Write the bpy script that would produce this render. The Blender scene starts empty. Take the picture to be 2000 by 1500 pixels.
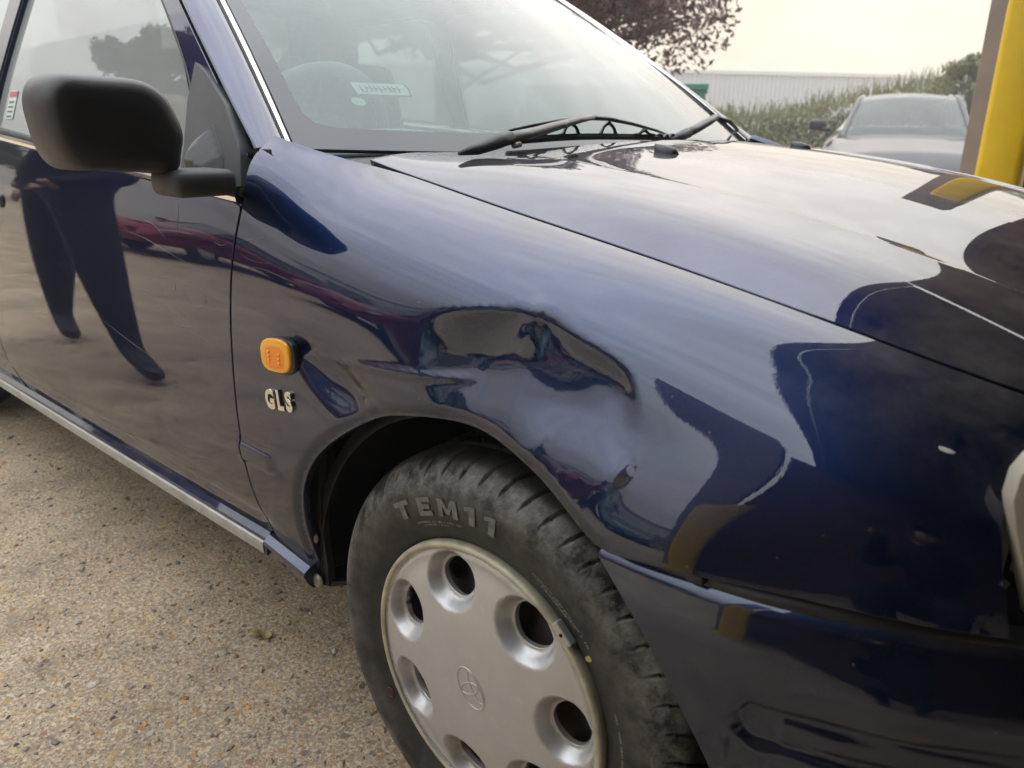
import bpy, bmesh, math, random
import numpy as np
from mathutils import Vector, Matrix
from mathutils.geometry import delaunay_2d_cdt, tessellate_polygon
S = bpy.context.scene
COL = S.collection
R = math.radians
rng = np.random.default_rng(7)
random.seed(7)

# ------------------------------------------------------------------ camera, sky, sun, exposure
cam_d = bpy.data.cameras.new('camera')
cam = bpy.data.objects.new('camera', cam_d); COL.objects.link(cam)
YAW, PITCH, ROLL = 0.854259, 0.326154, 0.008271
h_ = Vector((-math.cos(YAW), math.sin(YAW), 0)); up_ = Vector((0, 0, 1))
f_ = h_*math.cos(PITCH) - up_*math.sin(PITCH)
r_ = f_.cross(up_).normalized(); u_ = r_.cross(f_)
r2, u2 = r_*math.cos(ROLL)+u_*math.sin(ROLL), -r_*math.sin(ROLL)+u_*math.cos(ROLL)
M = Matrix((r2, u2, -f_)).transposed().to_4x4(); M.translation = (0.54161, -0.55929, 0.95497)
cam.matrix_world = M
cam_d.sensor_width = 36; cam_d.lens = 36*1478.35/2000
cam_d.clip_start = 0.02; cam_d.clip_end = 2000
cam_d.dof.use_dof = True; cam_d.dof.focus_distance = 1.05; cam_d.dof.aperture_fstop = 6.5
S.camera = cam
SUN_AZ, SUN_EL = R(-24), R(34)      # azimuth from +y toward +x, height over the horizon
W = bpy.data.worlds.new('World'); S.world = W; W.use_nodes = True
nt = W.node_tree; nt.nodes.clear()
def wn(t, **k):
    n = nt.nodes.new(t)
    for a, b in k.items(): setattr(n, a, b)
    return n
sky = wn('ShaderNodeTexSky', sky_type='NISHITA', sun_disc=False)
sky.sun_elevation = SUN_EL; sky.sun_rotation = SUN_AZ; sky.dust_density = 4; sky.air_density = 1.5
bg1 = wn('ShaderNodeBackground'); bg1.inputs['Strength'].default_value = 0.07
nt.links.new(sky.outputs[0], bg1.inputs[0])
geo = wn('ShaderNodeNewGeometry')
sep = wn('ShaderNodeSeparateXYZ'); tc = wn('ShaderNodeTexCoord')
nt.links.new(tc.outputs['Generated'], sep.inputs[0])
ramp = wn('ShaderNodeValToRGB'); e = ramp.color_ramp.elements
e[0].position = 0.0; e[0].color = (0.43, 0.375, 0.315, 1)
e[1].position = 1.0; e[1].color = (1.50, 1.60, 1.72, 1)
x = e.new(0.15); x.color = (0.44, 0.395, 0.345, 1)
x = e.new(0.45); x.color = (0.96, 0.97, 0.98, 1)
nt.links.new(sep.outputs[2], ramp.inputs[0])
# clouds: soft noise
mp = wn('ShaderNodeMapping'); mp.inputs['Scale'].default_value = (1.6, 1.6, 5.0)
nt.links.new(tc.outputs['Generated'], mp.inputs[0])
noi = wn('ShaderNodeTexNoise'); noi.inputs['Scale'].default_value = 3.4; noi.inputs['Detail'].default_value = 6; noi.inputs['Roughness'].default_value = 0.5
nt.links.new(mp.outputs[0], noi.inputs[0])
cr = wn('ShaderNodeMapRange'); cr.inputs[1].default_value = 0.3; cr.inputs[2].default_value = 0.7; cr.inputs[3].default_value = 0.80; cr.inputs[4].default_value = 1.07
nt.links.new(noi.outputs[0], cr.inputs[0])
# glow round the veiled sun
sv = Vector((math.sin(SUN_AZ)*math.cos(SUN_EL), math.cos(SUN_AZ)*math.cos(SUN_EL), math.sin(SUN_EL)))
dotn = wn('ShaderNodeVectorMath', operation='DOT_PRODUCT'); dotn.inputs[1].default_value = sv
nrm = wn('ShaderNodeVectorMath', operation='NORMALIZE')
nt.links.new(tc.outputs['Generated'], nrm.inputs[0]); nt.links.new(nrm.outputs[0], dotn.inputs[0])
gl = wn('ShaderNodeMapRange'); gl.inputs[1].default_value = 0.45; gl.inputs[2].default_value = 1.0; gl.inputs[3].default_value = 0.0; gl.inputs[4].default_value = 0.12
gl.interpolation_type = 'SMOOTHSTEP'
nt.links.new(dotn.outputs['Value'], gl.inputs[0])
addm = wn('ShaderNodeMath', operation='ADD'); nt.links.new(cr.outputs[0], addm.inputs[0]); nt.links.new(gl.outputs[0], addm.inputs[1])
bg2 = wn('ShaderNodeBackground'); nt.links.new(ramp.outputs[0], bg2.inputs[0]); nt.links.new(addm.outputs[0], bg2.inputs[1])
mx = wn('ShaderNodeMixShader'); mx.inputs[0].default_value = 0.9
nt.links.new(bg1.outputs[0], mx.inputs[1]); nt.links.new(bg2.outputs[0], mx.inputs[2])
wo = wn('ShaderNodeOutputWorld'); nt.links.new(mx.outputs[0], wo.inputs[0])
sun_d = bpy.data.lights.new('sun', 'SUN'); sun_d.energy = 0.5; sun_d.angle = R(140); sun_d.color = (1, 0.93, 0.82)
sun = bpy.data.objects.new('sun', sun_d); COL.objects.link(sun)
sun.rotation_euler = (-sv).to_track_quat('-Z', 'Y').to_euler()
S.view_settings.view_transform = 'Standard'; S.view_settings.look = 'None'
S.view_settings.exposure = 1.15; S.view_settings.gamma = 1; S.view_settings.use_curve_mapping = False
S.render.engine = 'CYCLES'
S.cycles.use_denoising = True
S.cycles.max_bounces = 10; S.cycles.transparent_max_bounces = 16; S.cycles.glossy_bounces = 6
S.cycles.sample_clamp_indirect = 6

# ------------------------------------------------------------------ materials
MATS = {}
def nd(m, t, **k):
    n = m.node_tree.nodes.new(t)
    for a, b in k.items(): setattr(n, a, b)
    return n
def lk(m, a, b): m.node_tree.links.new(a, b)
def mat(name, col, rough=0.5, metal=0.0, coat=0.0, spec=0.5, var=0.0, vscale=8.0, bump=0.0, bscale=200.0, ior=1.5, coat_rough=0.03, col2=None, rvar=0.0):
    m = bpy.data.materials.new(name); m.use_nodes = True
    b = m.node_tree.nodes['Principled BSDF']
    b.inputs['Base Color'].default_value = (*col, 1); b.inputs['Roughness'].default_value = rough
    b.inputs['Metallic'].default_value = metal; b.inputs['Coat Weight'].default_value = coat
    b.inputs['Coat Roughness'].default_value = coat_rough; b.inputs['Coat IOR'].default_value = ior
    b.inputs['Specular IOR Level'].default_value = spec
    t = nd(m, 'ShaderNodeTexCoord')
    if var > 0 or col2 or rvar > 0:
        n = nd(m, 'ShaderNodeTexNoise'); n.inputs['Scale'].default_value = vscale; n.inputs['Detail'].default_value = 7; n.inputs['Roughness'].default_value = 0.6
        lk(m, t.outputs['Object'], n.inputs[0])
        r = nd(m, 'ShaderNodeMapRange'); r.inputs[1].default_value = 0.32; r.inputs[2].default_value = 0.68
        lk(m, n.outputs[0], r.inputs[0])
        x = nd(m, 'ShaderNodeMix', data_type='RGBA')
        c2 = col2 or tuple(min(1, c*(1+var)) for c in col); c1 = col if col2 else tuple(c*(1-var) for c in col)
        x.inputs[6].default_value = (*c1, 1); x.inputs[7].default_value = (*c2, 1)
        lk(m, r.outputs[0], x.inputs[0]); lk(m, x.outputs[2], b.inputs['Base Color'])
        if rvar > 0:
            q = nd(m, 'ShaderNodeMapRange'); q.inputs[3].default_value = rough-rvar; q.inputs[4].default_value = rough+rvar
            lk(m, r.outputs[0], q.inputs[0]); lk(m, q.outputs[0], b.inputs['Roughness'])
    if bump > 0:
        n = nd(m, 'ShaderNodeTexNoise'); n.inputs['Scale'].default_value = bscale; n.inputs['Detail'].default_value = 4
        lk(m, t.outputs['Object'], n.inputs[0])
        bp = nd(m, 'ShaderNodeBump'); bp.inputs['Strength'].default_value = bump; bp.inputs['Distance'].default_value = 0.002
        lk(m, n.outputs[0], bp.inputs['Height']); lk(m, bp.outputs[0], b.inputs['Normal'])
    MATS[name] = m
    return m

def paint(name, col, dust=True, cior=1.5, coat=1.0):
    m = bpy.data.materials.new(name); m.use_nodes = True
    b = m.node_tree.nodes['Principled BSDF']
    b.inputs['Metallic'].default_value = 0.9; b.inputs['Roughness'].default_value = 0.36
    b.inputs['Specular Tint'].default_value = (*[min(1, .12+4*q) for q in col], 1)
    b.inputs['Coat Weight'].default_value = coat; b.inputs['Coat Roughness'].default_value = 0.004; b.inputs['Coat IOR'].default_value = cior
    t = nd(m, 'ShaderNodeTexCoord')
    v = nd(m, 'ShaderNodeTexNoise'); v.inputs['Scale'].default_value = 1400; v.inputs['Detail'].default_value = 1
    lk(m, t.outputs['Object'], v.inputs[0])
    x = nd(m, 'ShaderNodeMix', data_type='RGBA'); x.inputs[6].default_value = (*[c*0.7 for c in col], 1); x.inputs[7].default_value = (*[c*1.35 for c in col], 1)
    lk(m, v.outputs[0], x.inputs[0])
    out = m.node_tree.nodes['Material Output']
    lk(m, x.outputs[2], b.inputs['Base Color'])
    # faint orange peel in the lacquer
    n2 = nd(m, 'ShaderNodeTexNoise'); n2.inputs['Scale'].default_value = 260; n2.inputs['Detail'].default_value = 2
    lk(m, t.outputs['Object'], n2.inputs[0])
    bp = nd(m, 'ShaderNodeBump'); bp.inputs['Strength'].default_value = 0.018; bp.inputs['Distance'].default_value = 0.0005
    lk(m, n2.outputs[0], bp.inputs['Height']); lk(m, bp.outputs[0], b.inputs['Coat Normal'])
    if dust:
        # road dust: settles on flat tops in specks, and as a film on the lower flanks
        d = nd(m, 'ShaderNodeBsdfDiffuse'); d.inputs[0].default_value = (0.33, 0.28, 0.21, 1)
        s = nd(m, 'ShaderNodeSeparateXYZ'); lk(m, t.outputs['Object'], s.inputs[0])
        low = nd(m, 'ShaderNodeMapRange'); low.inputs[1].default_value = 0.62; low.inputs[2].default_value = 0.28; low.inputs[3].default_value = 0.0; low.inputs[4].default_value = 0.10
        lk(m, s.outputs[2], low.inputs[0])
        g = nd(m, 'ShaderNodeNewGeometry'); sg = nd(m, 'ShaderNodeSeparateXYZ'); lk(m, g.outputs['Normal'], sg.inputs[0])
        top = nd(m, 'ShaderNodeMapRange'); top.inputs[1].default_value = 0.55; top.inputs[2].default_value = 1.0; top.inputs[3].default_value = 0.0; top.inputs[4].default_value = 0.24
        lk(m, sg.outputs[2], top.inputs[0])
        ad = nd(m, 'ShaderNodeMath', operation='ADD'); lk(m, low.outputs[0], ad.inputs[0]); lk(m, top.outputs[0], ad.inputs[1])
        nz = nd(m, 'ShaderNodeTexNoise'); nz.inputs['Scale'].default_value = 9; nz.inputs['Detail'].default_value = 9; nz.inputs['Roughness'].default_value = 0.72
        lk(m, t.outputs['Object'], nz.inputs[0])
        nr = nd(m, 'ShaderNodeMapRange'); nr.inputs[1].default_value = 0.35; nr.inputs[2].default_value = 0.72
        lk(m, nz.outputs[0], nr.inputs[0])
        mu = nd(m, 'ShaderNodeMath', operation='MULTIPLY'); lk(m, ad.outputs[0], mu.inputs[0]); lk(m, nr.outputs[0], mu.inputs[1])
        # specks
        vo = nd(m, 'ShaderNodeTexVoronoi'); vo.inputs['Scale'].default_value = 75; lk(m, t.outputs['Object'], vo.inputs[0])
        vr = nd(m, 'ShaderNodeMapRange'); vr.inputs[1].default_value = 0.10; vr.inputs[2].default_value = 0.05
        lk(m, vo.outputs['Distance'], vr.inputs[0])
        vc = nd(m, 'ShaderNodeSeparateColor'); lk(m, vo.outputs['Color'], vc.inputs[0])
        vt = nd(m, 'ShaderNodeMath', operation='GREATER_THAN'); vt.inputs[1].default_value = 0.86; lk(m, vc.outputs[0], vt.inputs[0])
        vm = nd(m, 'ShaderNodeMath', operation='MULTIPLY'); lk(m, vr.outputs[0], vm.inputs[0]); lk(m, vt.outputs[0], vm.inputs[1])
        vs = nd(m, 'ShaderNodeMath', operation='MULTIPLY'); vs.inputs[1].default_value = 0.35; lk(m, vm.outputs[0], vs.inputs[0])
        mm = nd(m, 'ShaderNodeMath', operation='MAXIMUM'); lk(m, mu.outputs[0], mm.inputs[0]); lk(m, vs.outputs[0], mm.inputs[1])
        ms = nd(m, 'ShaderNodeMixShader'); lk(m, mm.outputs[0], ms.inputs[0]); lk(m, b.outputs[0], ms.inputs[1]); lk(m, d.outputs[0], ms.inputs[2])
        lk(m, ms.outputs[0], out.inputs[0])
    MATS[name] = m
    return m

def glass(name, tint, veil, ior=1.6, veil_col=(0.55, 0.58, 0.56)):
    m = bpy.data.materials.new(name); m.use_nodes = True
    m.node_tree.nodes.remove(m.node_tree.nodes['Principled BSDF']); out = m.node_tree.nodes['Material Output']
    tr = nd(m, 'ShaderNodeBsdfTransparent'); tr.inputs[0].default_value = (*tint, 1)
    g = nd(m, 'ShaderNodeBsdfGlossy'); g.inputs['Roughness'].default_value = 0.01
    lw = nd(m, 'ShaderNodeLayerWeight'); lw.inputs[0].default_value = 0.5
    pw = nd(m, 'ShaderNodeMath', operation='POWER'); pw.inputs[1].default_value = 4.6; lk(m, lw.outputs['Facing'], pw.inputs[0])
    f0 = ((ior-1)/(ior+1))**2*1.3; fr = nd(m, 'ShaderNodeMapRange'); fr.inputs[3].default_value = f0; fr.inputs[4].default_value = 1.0; lk(m, pw.outputs[0], fr.inputs[0])
    d = nd(m, 'ShaderNodeBsdfDiffuse'); d.inputs[0].default_value = (*veil_col, 1)  # pale diffuse layer: mist, and bright sky reflection put into the colour
    t = nd(m, 'ShaderNodeTexCoord'); n = nd(m, 'ShaderNodeTexNoise'); n.inputs['Scale'].default_value = 5; n.inputs['Detail'].default_value = 7
    lk(m, t.outputs['Object'], n.inputs[0])
    r = nd(m, 'ShaderNodeMapRange'); r.inputs[3].default_value = veil*0.85; r.inputs[4].default_value = veil*1.15
    lk(m, n.outputs[0], r.inputs[0])
    a = nd(m, 'ShaderNodeMixShader'); lk(m, r.outputs[0], a.inputs[0]); lk(m, tr.outputs[0], a.inputs[1]); lk(m, d.outputs[0], a.inputs[2])
    c = nd(m, 'ShaderNodeMixShader'); lk(m, fr.outputs[0], c.inputs[0]); lk(m, a.outputs[0], c.inputs[1]); lk(m, g.outputs[0], c.inputs[2])
    lk(m, c.outputs[0], out.inputs[0]); MATS[name] = m
    return m

paint('navy_paint', (0.0050, 0.0150, 0.053), cior=1.68)
paint('silver_paint', (0.085, 0.083, 0.085), dust=False, cior=1.3, coat=0.6)
paint('maroon_paint', (0.16, 0.012, 0.03), dust=False)
paint('teal_paint', (0.035, 0.085, 0.095), dust=False)
mat('black_plastic', (0.016, 0.016, 0.017), 0.40, var=0.25, vscale=20, bump=0.15, bscale=900)
mat('dark_plastic', (0.055, 0.055, 0.058), 0.55, var=0.2, vscale=15, bump=0.25, bscale=700)
mat('liner_black', (0.012, 0.012, 0.013), 0.6, var=0.4, vscale=10)
mat('rubber_black', (0.012, 0.012, 0.013), 0.5)
mat('frit_black', (0.03, 0.032, 0.038), 0.12, spec=0.6)
mat('chrome', (0.78, 0.76, 0.72), 0.14, metal=1.0)
mat('satin_silver', (0.60, 0.60, 0.60), 0.34, metal=0.85, var=0.12, vscale=14, rvar=0.06)
mat('trim_grey', (0.42, 0.42, 0.41), 0.42, metal=0.5, var=0.15, vscale=25)
mat('badge_metal', (0.72, 0.69, 0.62), 0.26, metal=1.0)
mat('steel_dark', (0.11, 0.108, 0.11), 0.5, metal=0.3, col2=(0.17, 0.11, 0.075), vscale=25)
mat('bolt_grey', (0.30, 0.28, 0.24), 0.5, metal=0.4)
mat('lead_grey', (0.48, 0.48, 0.46), 0.45, metal=0.6)
mat('wiper_faded', (0.10, 0.085, 0.075), 0.45, var=0.25, vscale=60)
mat('cabin_grey', (0.30, 0.34, 0.36), 0.8, var=0.1)
mat('cabin_dark', (0.05, 0.055, 0.06), 0.85)
mat('seat_cloth', (0.10, 0.12, 0.13), 0.9, var=0.2, vscale=60)
mat('lens_surround', (0.34, 0.31, 0.25), 0.35, var=0.12, vscale=30)
mat('leaf_tan', (0.32, 0.27, 0.10), 0.7, var=0.3, vscale=120)
mat('twig_dark', (0.05, 0.035, 0.025), 0.8)
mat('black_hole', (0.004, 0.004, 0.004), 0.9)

def amber():
    m = bpy.data.materials.new('amber_lens'); m.use_nodes = True
    b = m.node_tree.nodes['Principled BSDF']
    b.inputs['Base Color'].default_value = (1.0, 0.42, 0.008, 1); b.inputs['Roughness'].default_value = 0.12
    b.inputs['Coat Weight'].default_value = 0.2
    b.inputs['Subsurface Weight'].default_value = 0.0
    MATS['amber_lens'] = m
amber()
mat('amber_deep', (0.95, 0.28, 0.008), 0.3)

def rubber_tyre():
    # black rubber with a grey dusty scuff that follows shoulder wear, in rings broken by noise
    m = bpy.data.materials.new('tyre_rubber'); m.use_nodes = True
    b = m.node_tree.nodes['Principled BSDF']; b.inputs['Roughness'].default_value = 0.55
    t = nd(m, 'ShaderNodeTexCoord'); s = nd(m, 'ShaderNodeSeparateXYZ'); lk(m, t.outputs['Object'], s.inputs[0])
    # radius from the hub
    a = nd(m, 'ShaderNodeMath', operation='POWER'); a.inputs[1].default_value = 2; lk(m, s.outputs[0], a.inputs[0])
    c = nd(m, 'ShaderNodeMath', operation='POWER'); c.inputs[1].default_value = 2; lk(m, s.outputs[2], c.inputs[0])
    q = nd(m, 'ShaderNodeMath', operation='ADD'); lk(m, a.outputs[0], q.inputs[0]); lk(m, c.outputs[0], q.inputs[1])
    rr = nd(m, 'ShaderNodeMath', operation='SQRT'); lk(m, q.outputs[0], rr.inputs[0])
    band = nd(m, 'ShaderNodeValToRGB'); e = band.color_ramp.elements
    mr = nd(m, 'ShaderNodeMapRange'); mr.inputs[1].default_value = 0.19; mr.inputs[2].default_value = 0.30; lk(m, rr.outputs[0], mr.inputs[0])
    e[0].position = 0.0; e[0].color = (0.10, 0.10, 0.10, 1); e[1].position = 1.0; e[1].color = (0.06, 0.06, 0.06, 1)
    for p, v in ((0.15, .06), (0.5, .22), (0.66, .62), (0.80, 0.85), (0.87, .55), (0.90, .16)):
        k = e.new(p); k.color = (v, v, v, 1)
    lk(m, mr.outputs[0], band.inputs[0])
    n = nd(m, 'ShaderNodeTexNoise'); n.inputs['Scale'].default_value = 20; n.inputs['Detail'].default_value = 10; n.inputs['Roughness'].default_value = 0.75
    lk(m, t.outputs['Object'], n.inputs[0])
    nr = nd(m, 'ShaderNodeMapRange'); nr.inputs[1].default_value = 0.40; nr.inputs[2].default_value = 0.63; lk(m, n.outputs[0], nr.inputs[0])
    f = nd(m, 'ShaderNodeMath', operation='MULTIPLY'); lk(m, band.outputs[0], f.inputs[0]); lk(m, nr.outputs[0], f.inputs[1])
    x = nd(m, 'ShaderNodeMix', data_type='RGBA'); x.inputs[6].default_value = (0.009, 0.009, 0.0095, 1); x.inputs[7].default_value = (0.34, 0.32, 0.28, 1)
    lk(m, f.outputs[0], x.inputs[0]); lk(m, x.outputs[2], b.inputs['Base Color'])
    n2 = nd(m, 'ShaderNodeTexNoise'); n2.inputs['Scale'].default_value = 420; n2.inputs['Detail'].default_value = 3; lk(m, t.outputs['Object'], n2.inputs[0])
    bp = nd(m, 'ShaderNodeBump'); bp.inputs['Strength'].default_value = 0.3; bp.inputs['Distance'].default_value = 0.001; lk(m, n2.outputs[0], bp.inputs['Height']); lk(m, bp.outputs[0], b.inputs['Normal'])
    MATS['tyre_rubber'] = m
rubber_tyre()
mat('tyre_letter_grey', (0.14, 0.135, 0.12), 0.7, var=0.35, vscale=90)

def cover_mat():
    # silver lacquer with brown brake dust caught round the slots and fine pale scuffs
    m = mat('cover_silver', (0.52, 0.51, 0.49), 0.36, metal=0.55)
    b = m.node_tree.nodes['Principled BSDF']; t = nd(m, 'ShaderNodeTexCoord')
    n = nd(m, 'ShaderNodeTexNoise'); n.inputs['Scale'].default_value = 13; n.inputs['Detail'].default_value = 9; n.inputs['Roughness'].default_value = 0.7; lk(m, t.outputs['Object'], n.inputs[0])
    s = nd(m, 'ShaderNodeSeparateXYZ'); lk(m, t.outputs['Object'], s.inputs[0])
    rec = nd(m, 'ShaderNodeMapRange'); rec.inputs[1].default_value = -0.004; rec.inputs[2].default_value = 0.014; rec.inputs[3].default_value = 0.12; rec.inputs[4].default_value = 0.85; lk(m, s.outputs[1], rec.inputs[0])
    nr = nd(m, 'ShaderNodeMapRange'); nr.inputs[1].default_value = 0.38; nr.inputs[2].default_value = 0.68; lk(m, n.outputs[0], nr.inputs[0])
    mu = nd(m, 'ShaderNodeMath', operation='MULTIPLY'); lk(m, rec.outputs[0], mu.inputs[0]); lk(m, nr.outputs[0], mu.inputs[1])
    x = nd(m, 'ShaderNodeMix', data_type='RGBA'); x.inputs[6].default_value = (0.56, 0.56, 0.56, 1); x.inputs[7].default_value = (0.25, 0.195, 0.145, 1); lk(m, mu.outputs[0], x.inputs[0])
    w = nd(m, 'ShaderNodeTexNoise'); w.inputs['Scale'].default_value = 16; w.inputs['Detail'].default_value = 1.5; w.inputs['Distortion'].default_value = 1.6; lk(m, t.outputs['Object'], w.inputs[0])
    ab = nd(m, 'ShaderNodeMath', operation='SUBTRACT'); ab.inputs[1].default_value = 0.56; lk(m, w.outputs[0], ab.inputs[0])
    a2 = nd(m, 'ShaderNodeMath', operation='ABSOLUTE'); lk(m, ab.outputs[0], a2.inputs[0])
    l = nd(m, 'ShaderNodeMapRange'); l.inputs[1].default_value = 0.006; l.inputs[2].default_value = 0.001; l.inputs[3].default_value = 0; l.inputs[4].default_value = 0.32; lk(m, a2.outputs[0], l.inputs[0])
    y = nd(m, 'ShaderNodeMix', data_type='RGBA'); y.inputs[7].default_value = (0.72, 0.71, 0.69, 1); lk(m, l.outputs[0], y.inputs[0]); lk(m, x.outputs[2], y.inputs[6]); lk(m, y.outputs[2], b.inputs['Base Color'])
    q = nd(m, 'ShaderNodeMapRange'); q.inputs[3].default_value = 0.30; q.inputs[4].default_value = 0.50; lk(m, nr.outputs[0], q.inputs[0]); lk(m, q.outputs[0], b.inputs['Roughness'])
    return m
cover_mat()
mat('cover_edge', (0.46, 0.42, 0.31), 0.5, metal=0.3, var=0.25, vscale=30)

def ground_mat():
    m = bpy.data.materials.new('aggregate_concrete'); m.use_nodes = True
    b = m.node_tree.nodes['Principled BSDF']; b.inputs['Roughness'].default_value = 0.85; b.inputs['Specular IOR Level'].default_value = 0.3
    t = nd(m, 'ShaderNodeTexCoord')
    big = nd(m, 'ShaderNodeTexNoise'); big.inputs['Scale'].default_value = 2.5; big.inputs['Detail'].default_value = 8; lk(m, t.outputs['Object'], big.inputs[0])
    fine = nd(m, 'ShaderNodeTexNoise'); fine.inputs['Scale'].default_value = 150; fine.inputs['Detail'].default_value = 6; fine.inputs['Roughness'].default_value = 0.7; lk(m, t.outputs['Object'], fine.inputs[0])
    x = nd(m, 'ShaderNodeMix', data_type='RGBA'); x.inputs[6].default_value = (0.12, 0.09, 0.063, 1); x.inputs[7].default_value = (0.60, 0.475, 0.335, 1)
    fr = nd(m, 'ShaderNodeMapRange'); fr.inputs[1].default_value = 0.34; fr.inputs[2].default_value = 0.66; lk(m, fine.outputs[0], fr.inputs[0]); lk(m, fr.outputs[0], x.inputs[0])
    cur = x.outputs[2]
    for sc, th, seed in ((115, 0.45, 1), (62, 0.62, 2), (190, 0.5, 3)):
        mpn = nd(m, 'ShaderNodeMapping'); mpn.inputs['Location'].default_value = (seed*3.1, seed*1.7, 0); lk(m, t.outputs['Object'], mpn.inputs[0])
        ds = nd(m, 'ShaderNodeTexNoise'); ds.inputs['Scale'].default_value = sc*0.8; lk(m, mpn.outputs[0], ds.inputs[0])
        av = nd(m, 'ShaderNodeVectorMath', operation='MULTIPLY_ADD'); av.inputs[1].default_value = (0.6/sc,)*3; lk(m, ds.outputs['Color'], av.inputs[0]); lk(m, mpn.outputs[0], av.inputs[2])
        v = nd(m, 'ShaderNodeTexVoronoi'); v.inputs['Scale'].default_value = sc; lk(m, av.outputs[0], v.inputs[0])
        sc_ = nd(m, 'ShaderNodeSeparateColor'); lk(m, v.outputs['Color'], sc_.inputs[0])
        cr = nd(m, 'ShaderNodeValToRGB'); e = cr.color_ramp.elements
        e[0].position = 0; e[0].color = (0.16, 0.12, 0.085, 1); e[1].position = 1; e[1].color = (0.50, 0.44, 0.34, 1)
        for p, c in ((0.2, (0.34, 0.28, 0.21)), (0.4, (0.22, 0.19, 0.16)), (0.62, (0.42, 0.29, 0.14)), (0.78, (0.27, 0.14, 0.075)), (0.88, (0.48, 0.36, 0.18))):
            k = e.new(p); k.color = (*c, 1)
        lk(m, sc_.outputs[1], cr.inputs[0])
        gt = nd(m, 'ShaderNodeMath', operation='GREATER_THAN'); gt.inputs[1].default_value = th; lk(m, sc_.outputs[0], gt.inputs[0])
        ed = nd(m, 'ShaderNodeMapRange'); ed.inputs[1].default_value = 0.46; ed.inputs[2].default_value = 0.36; lk(m, v.outputs['Distance'], ed.inputs[0])
        mk = nd(m, 'ShaderNodeMath', operation='MULTIPLY'); lk(m, gt.outputs[0], mk.inputs[0]); lk(m, ed.outputs[0], mk.inputs[1])
        y = nd(m, 'ShaderNodeMix', data_type='RGBA'); lk(m, mk.outputs[0], y.inputs[0]); lk(m, cur, y.inputs[6]); lk(m, cr.outputs[0], y.inputs[7])
        cur = y.outputs[2]
    br = nd(m, 'ShaderNodeMapRange'); br.inputs[1].default_value = 0.3; br.inputs[2].default_value = 0.7; br.inputs[3].default_value = 1.1; br.inputs[4].default_value = 1.6; lk(m, big.outputs[0], br.inputs[0])
    mul = nd(m, 'ShaderNodeVectorMath', operation='SCALE'); lk(m, cur, mul.inputs[0]); lk(m, br.outputs[0], mul.inputs[3])
    st = nd(m, 'ShaderNodeTexNoise'); st.inputs['Scale'].default_value = 5.5; st.inputs['Detail'].default_value = 10; st.inputs['Roughness'].default_value = 0.7; lk(m, t.outputs['Object'], st.inputs[0])
    s2 = nd(m, 'ShaderNodeMapRange'); s2.inputs[1].default_value = 0.50; s2.inputs[2].default_value = 0.72; s2.inputs[3].default_value = 0.0; s2.inputs[4].default_value = 0.5; lk(m, st.outputs[0], s2.inputs[0])
    sx_ = nd(m, 'ShaderNodeMix', data_type='RGBA'); sx_.inputs[7].default_value = (0.10, 0.085, 0.068, 1); lk(m, s2.outputs[0], sx_.inputs[0]); lk(m, mul.outputs[0], sx_.inputs[6])
    lk(m, sx_.outputs[2], b.inputs['Base Color'])
    bp = nd(m, 'ShaderNodeBump'); bp.inputs['Strength'].default_value = 0.8; bp.inputs['Distance'].default_value = 0.004; lk(m, fine.outputs[0], bp.inputs['Height']); lk(m, bp.outputs[0], b.inputs['Normal'])
    MATS['aggregate_concrete'] = m
ground_mat()
def pebble_mat():
    m = bpy.data.materials.new('pebble_mix'); m.use_nodes = True
    b = m.node_tree.nodes['Principled BSDF']; b.inputs['Roughness'].default_value = 0.55
    g = nd(m, 'ShaderNodeNewGeometry'); cr = nd(m, 'ShaderNodeValToRGB'); e = cr.color_ramp.elements
    cr.color_ramp.interpolation = 'CONSTANT'
    e[0].position = 0; e[0].color = (0.30, 0.245, 0.18, 1); e[1].position = 0.9; e[1].color = (0.50, 0.27, 0.09, 1)
    for p, c in ((0.25, (0.20, 0.17, 0.14)), (0.4, (0.40, 0.34, 0.26)), (0.58, (0.17, 0.15, 0.13)), (0.68, (0.36, 0.25, 0.14)), (0.78, (0.24, 0.125, 0.07)), (0.84, (0.52, 0.47, 0.38))):
        k = e.new(p); k.color = (*c, 1)
    lk(m, g.outputs['Random Per Island'], cr.inputs[0]); lk(m, cr.outputs[0], b.inputs['Base Color'])
    MATS['pebble_mix'] = m
pebble_mat()
glass('screen_glass', (0.62, 0.76, 0.72), 0.30, 1.58, (0.40, 0.52, 0.49))
glass('side_glass', (0.55, 0.63, 0.60), 0.44, 1.9, (0.66, 0.71, 0.69))
glass('car_glass', (0.35, 0.40, 0.39), 0.10, 1.3)
glass('lamp_glass', (0.85, 0.85, 0.82), 0.12, 1.5)

# ------------------------------------------------------------------ object helpers
def link(name, me, m, parent=None, loc=None, rot=None):
    o = bpy.data.objects.new(name, me); COL.objects.link(o)
    if m is not None: me.materials.append(MATS[m] if isinstance(m, str) else m)
    if parent is not None: o.parent = parent
    if loc is not None: o.location = loc
    if rot is not None: o.rotation_euler = rot
    return o
def tag(o, label=None, cat=None, group=None, kind=None):
    for k, v in (('label', label), ('category', cat), ('group', group), ('kind', kind)):
        if v: o[k] = v
    return o
def thing(name, loc, label, cat, group=None, rz=0):
    o = bpy.data.objects.new(name, None); COL.objects.link(o); o.location = loc; o.rotation_euler = (0, 0, rz)
    return tag(o, label, cat, group)
def mesh(name, v, f, smooth=True):
    me = bpy.data.meshes.new(name)
    me.from_pydata([tuple(map(float, p)) for p in v], [], [tuple(map(int, q)) for q in f])
    me.update()
    me.polygons.foreach_set('use_smooth', [smooth]*len(me.polygons))
    return me
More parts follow.
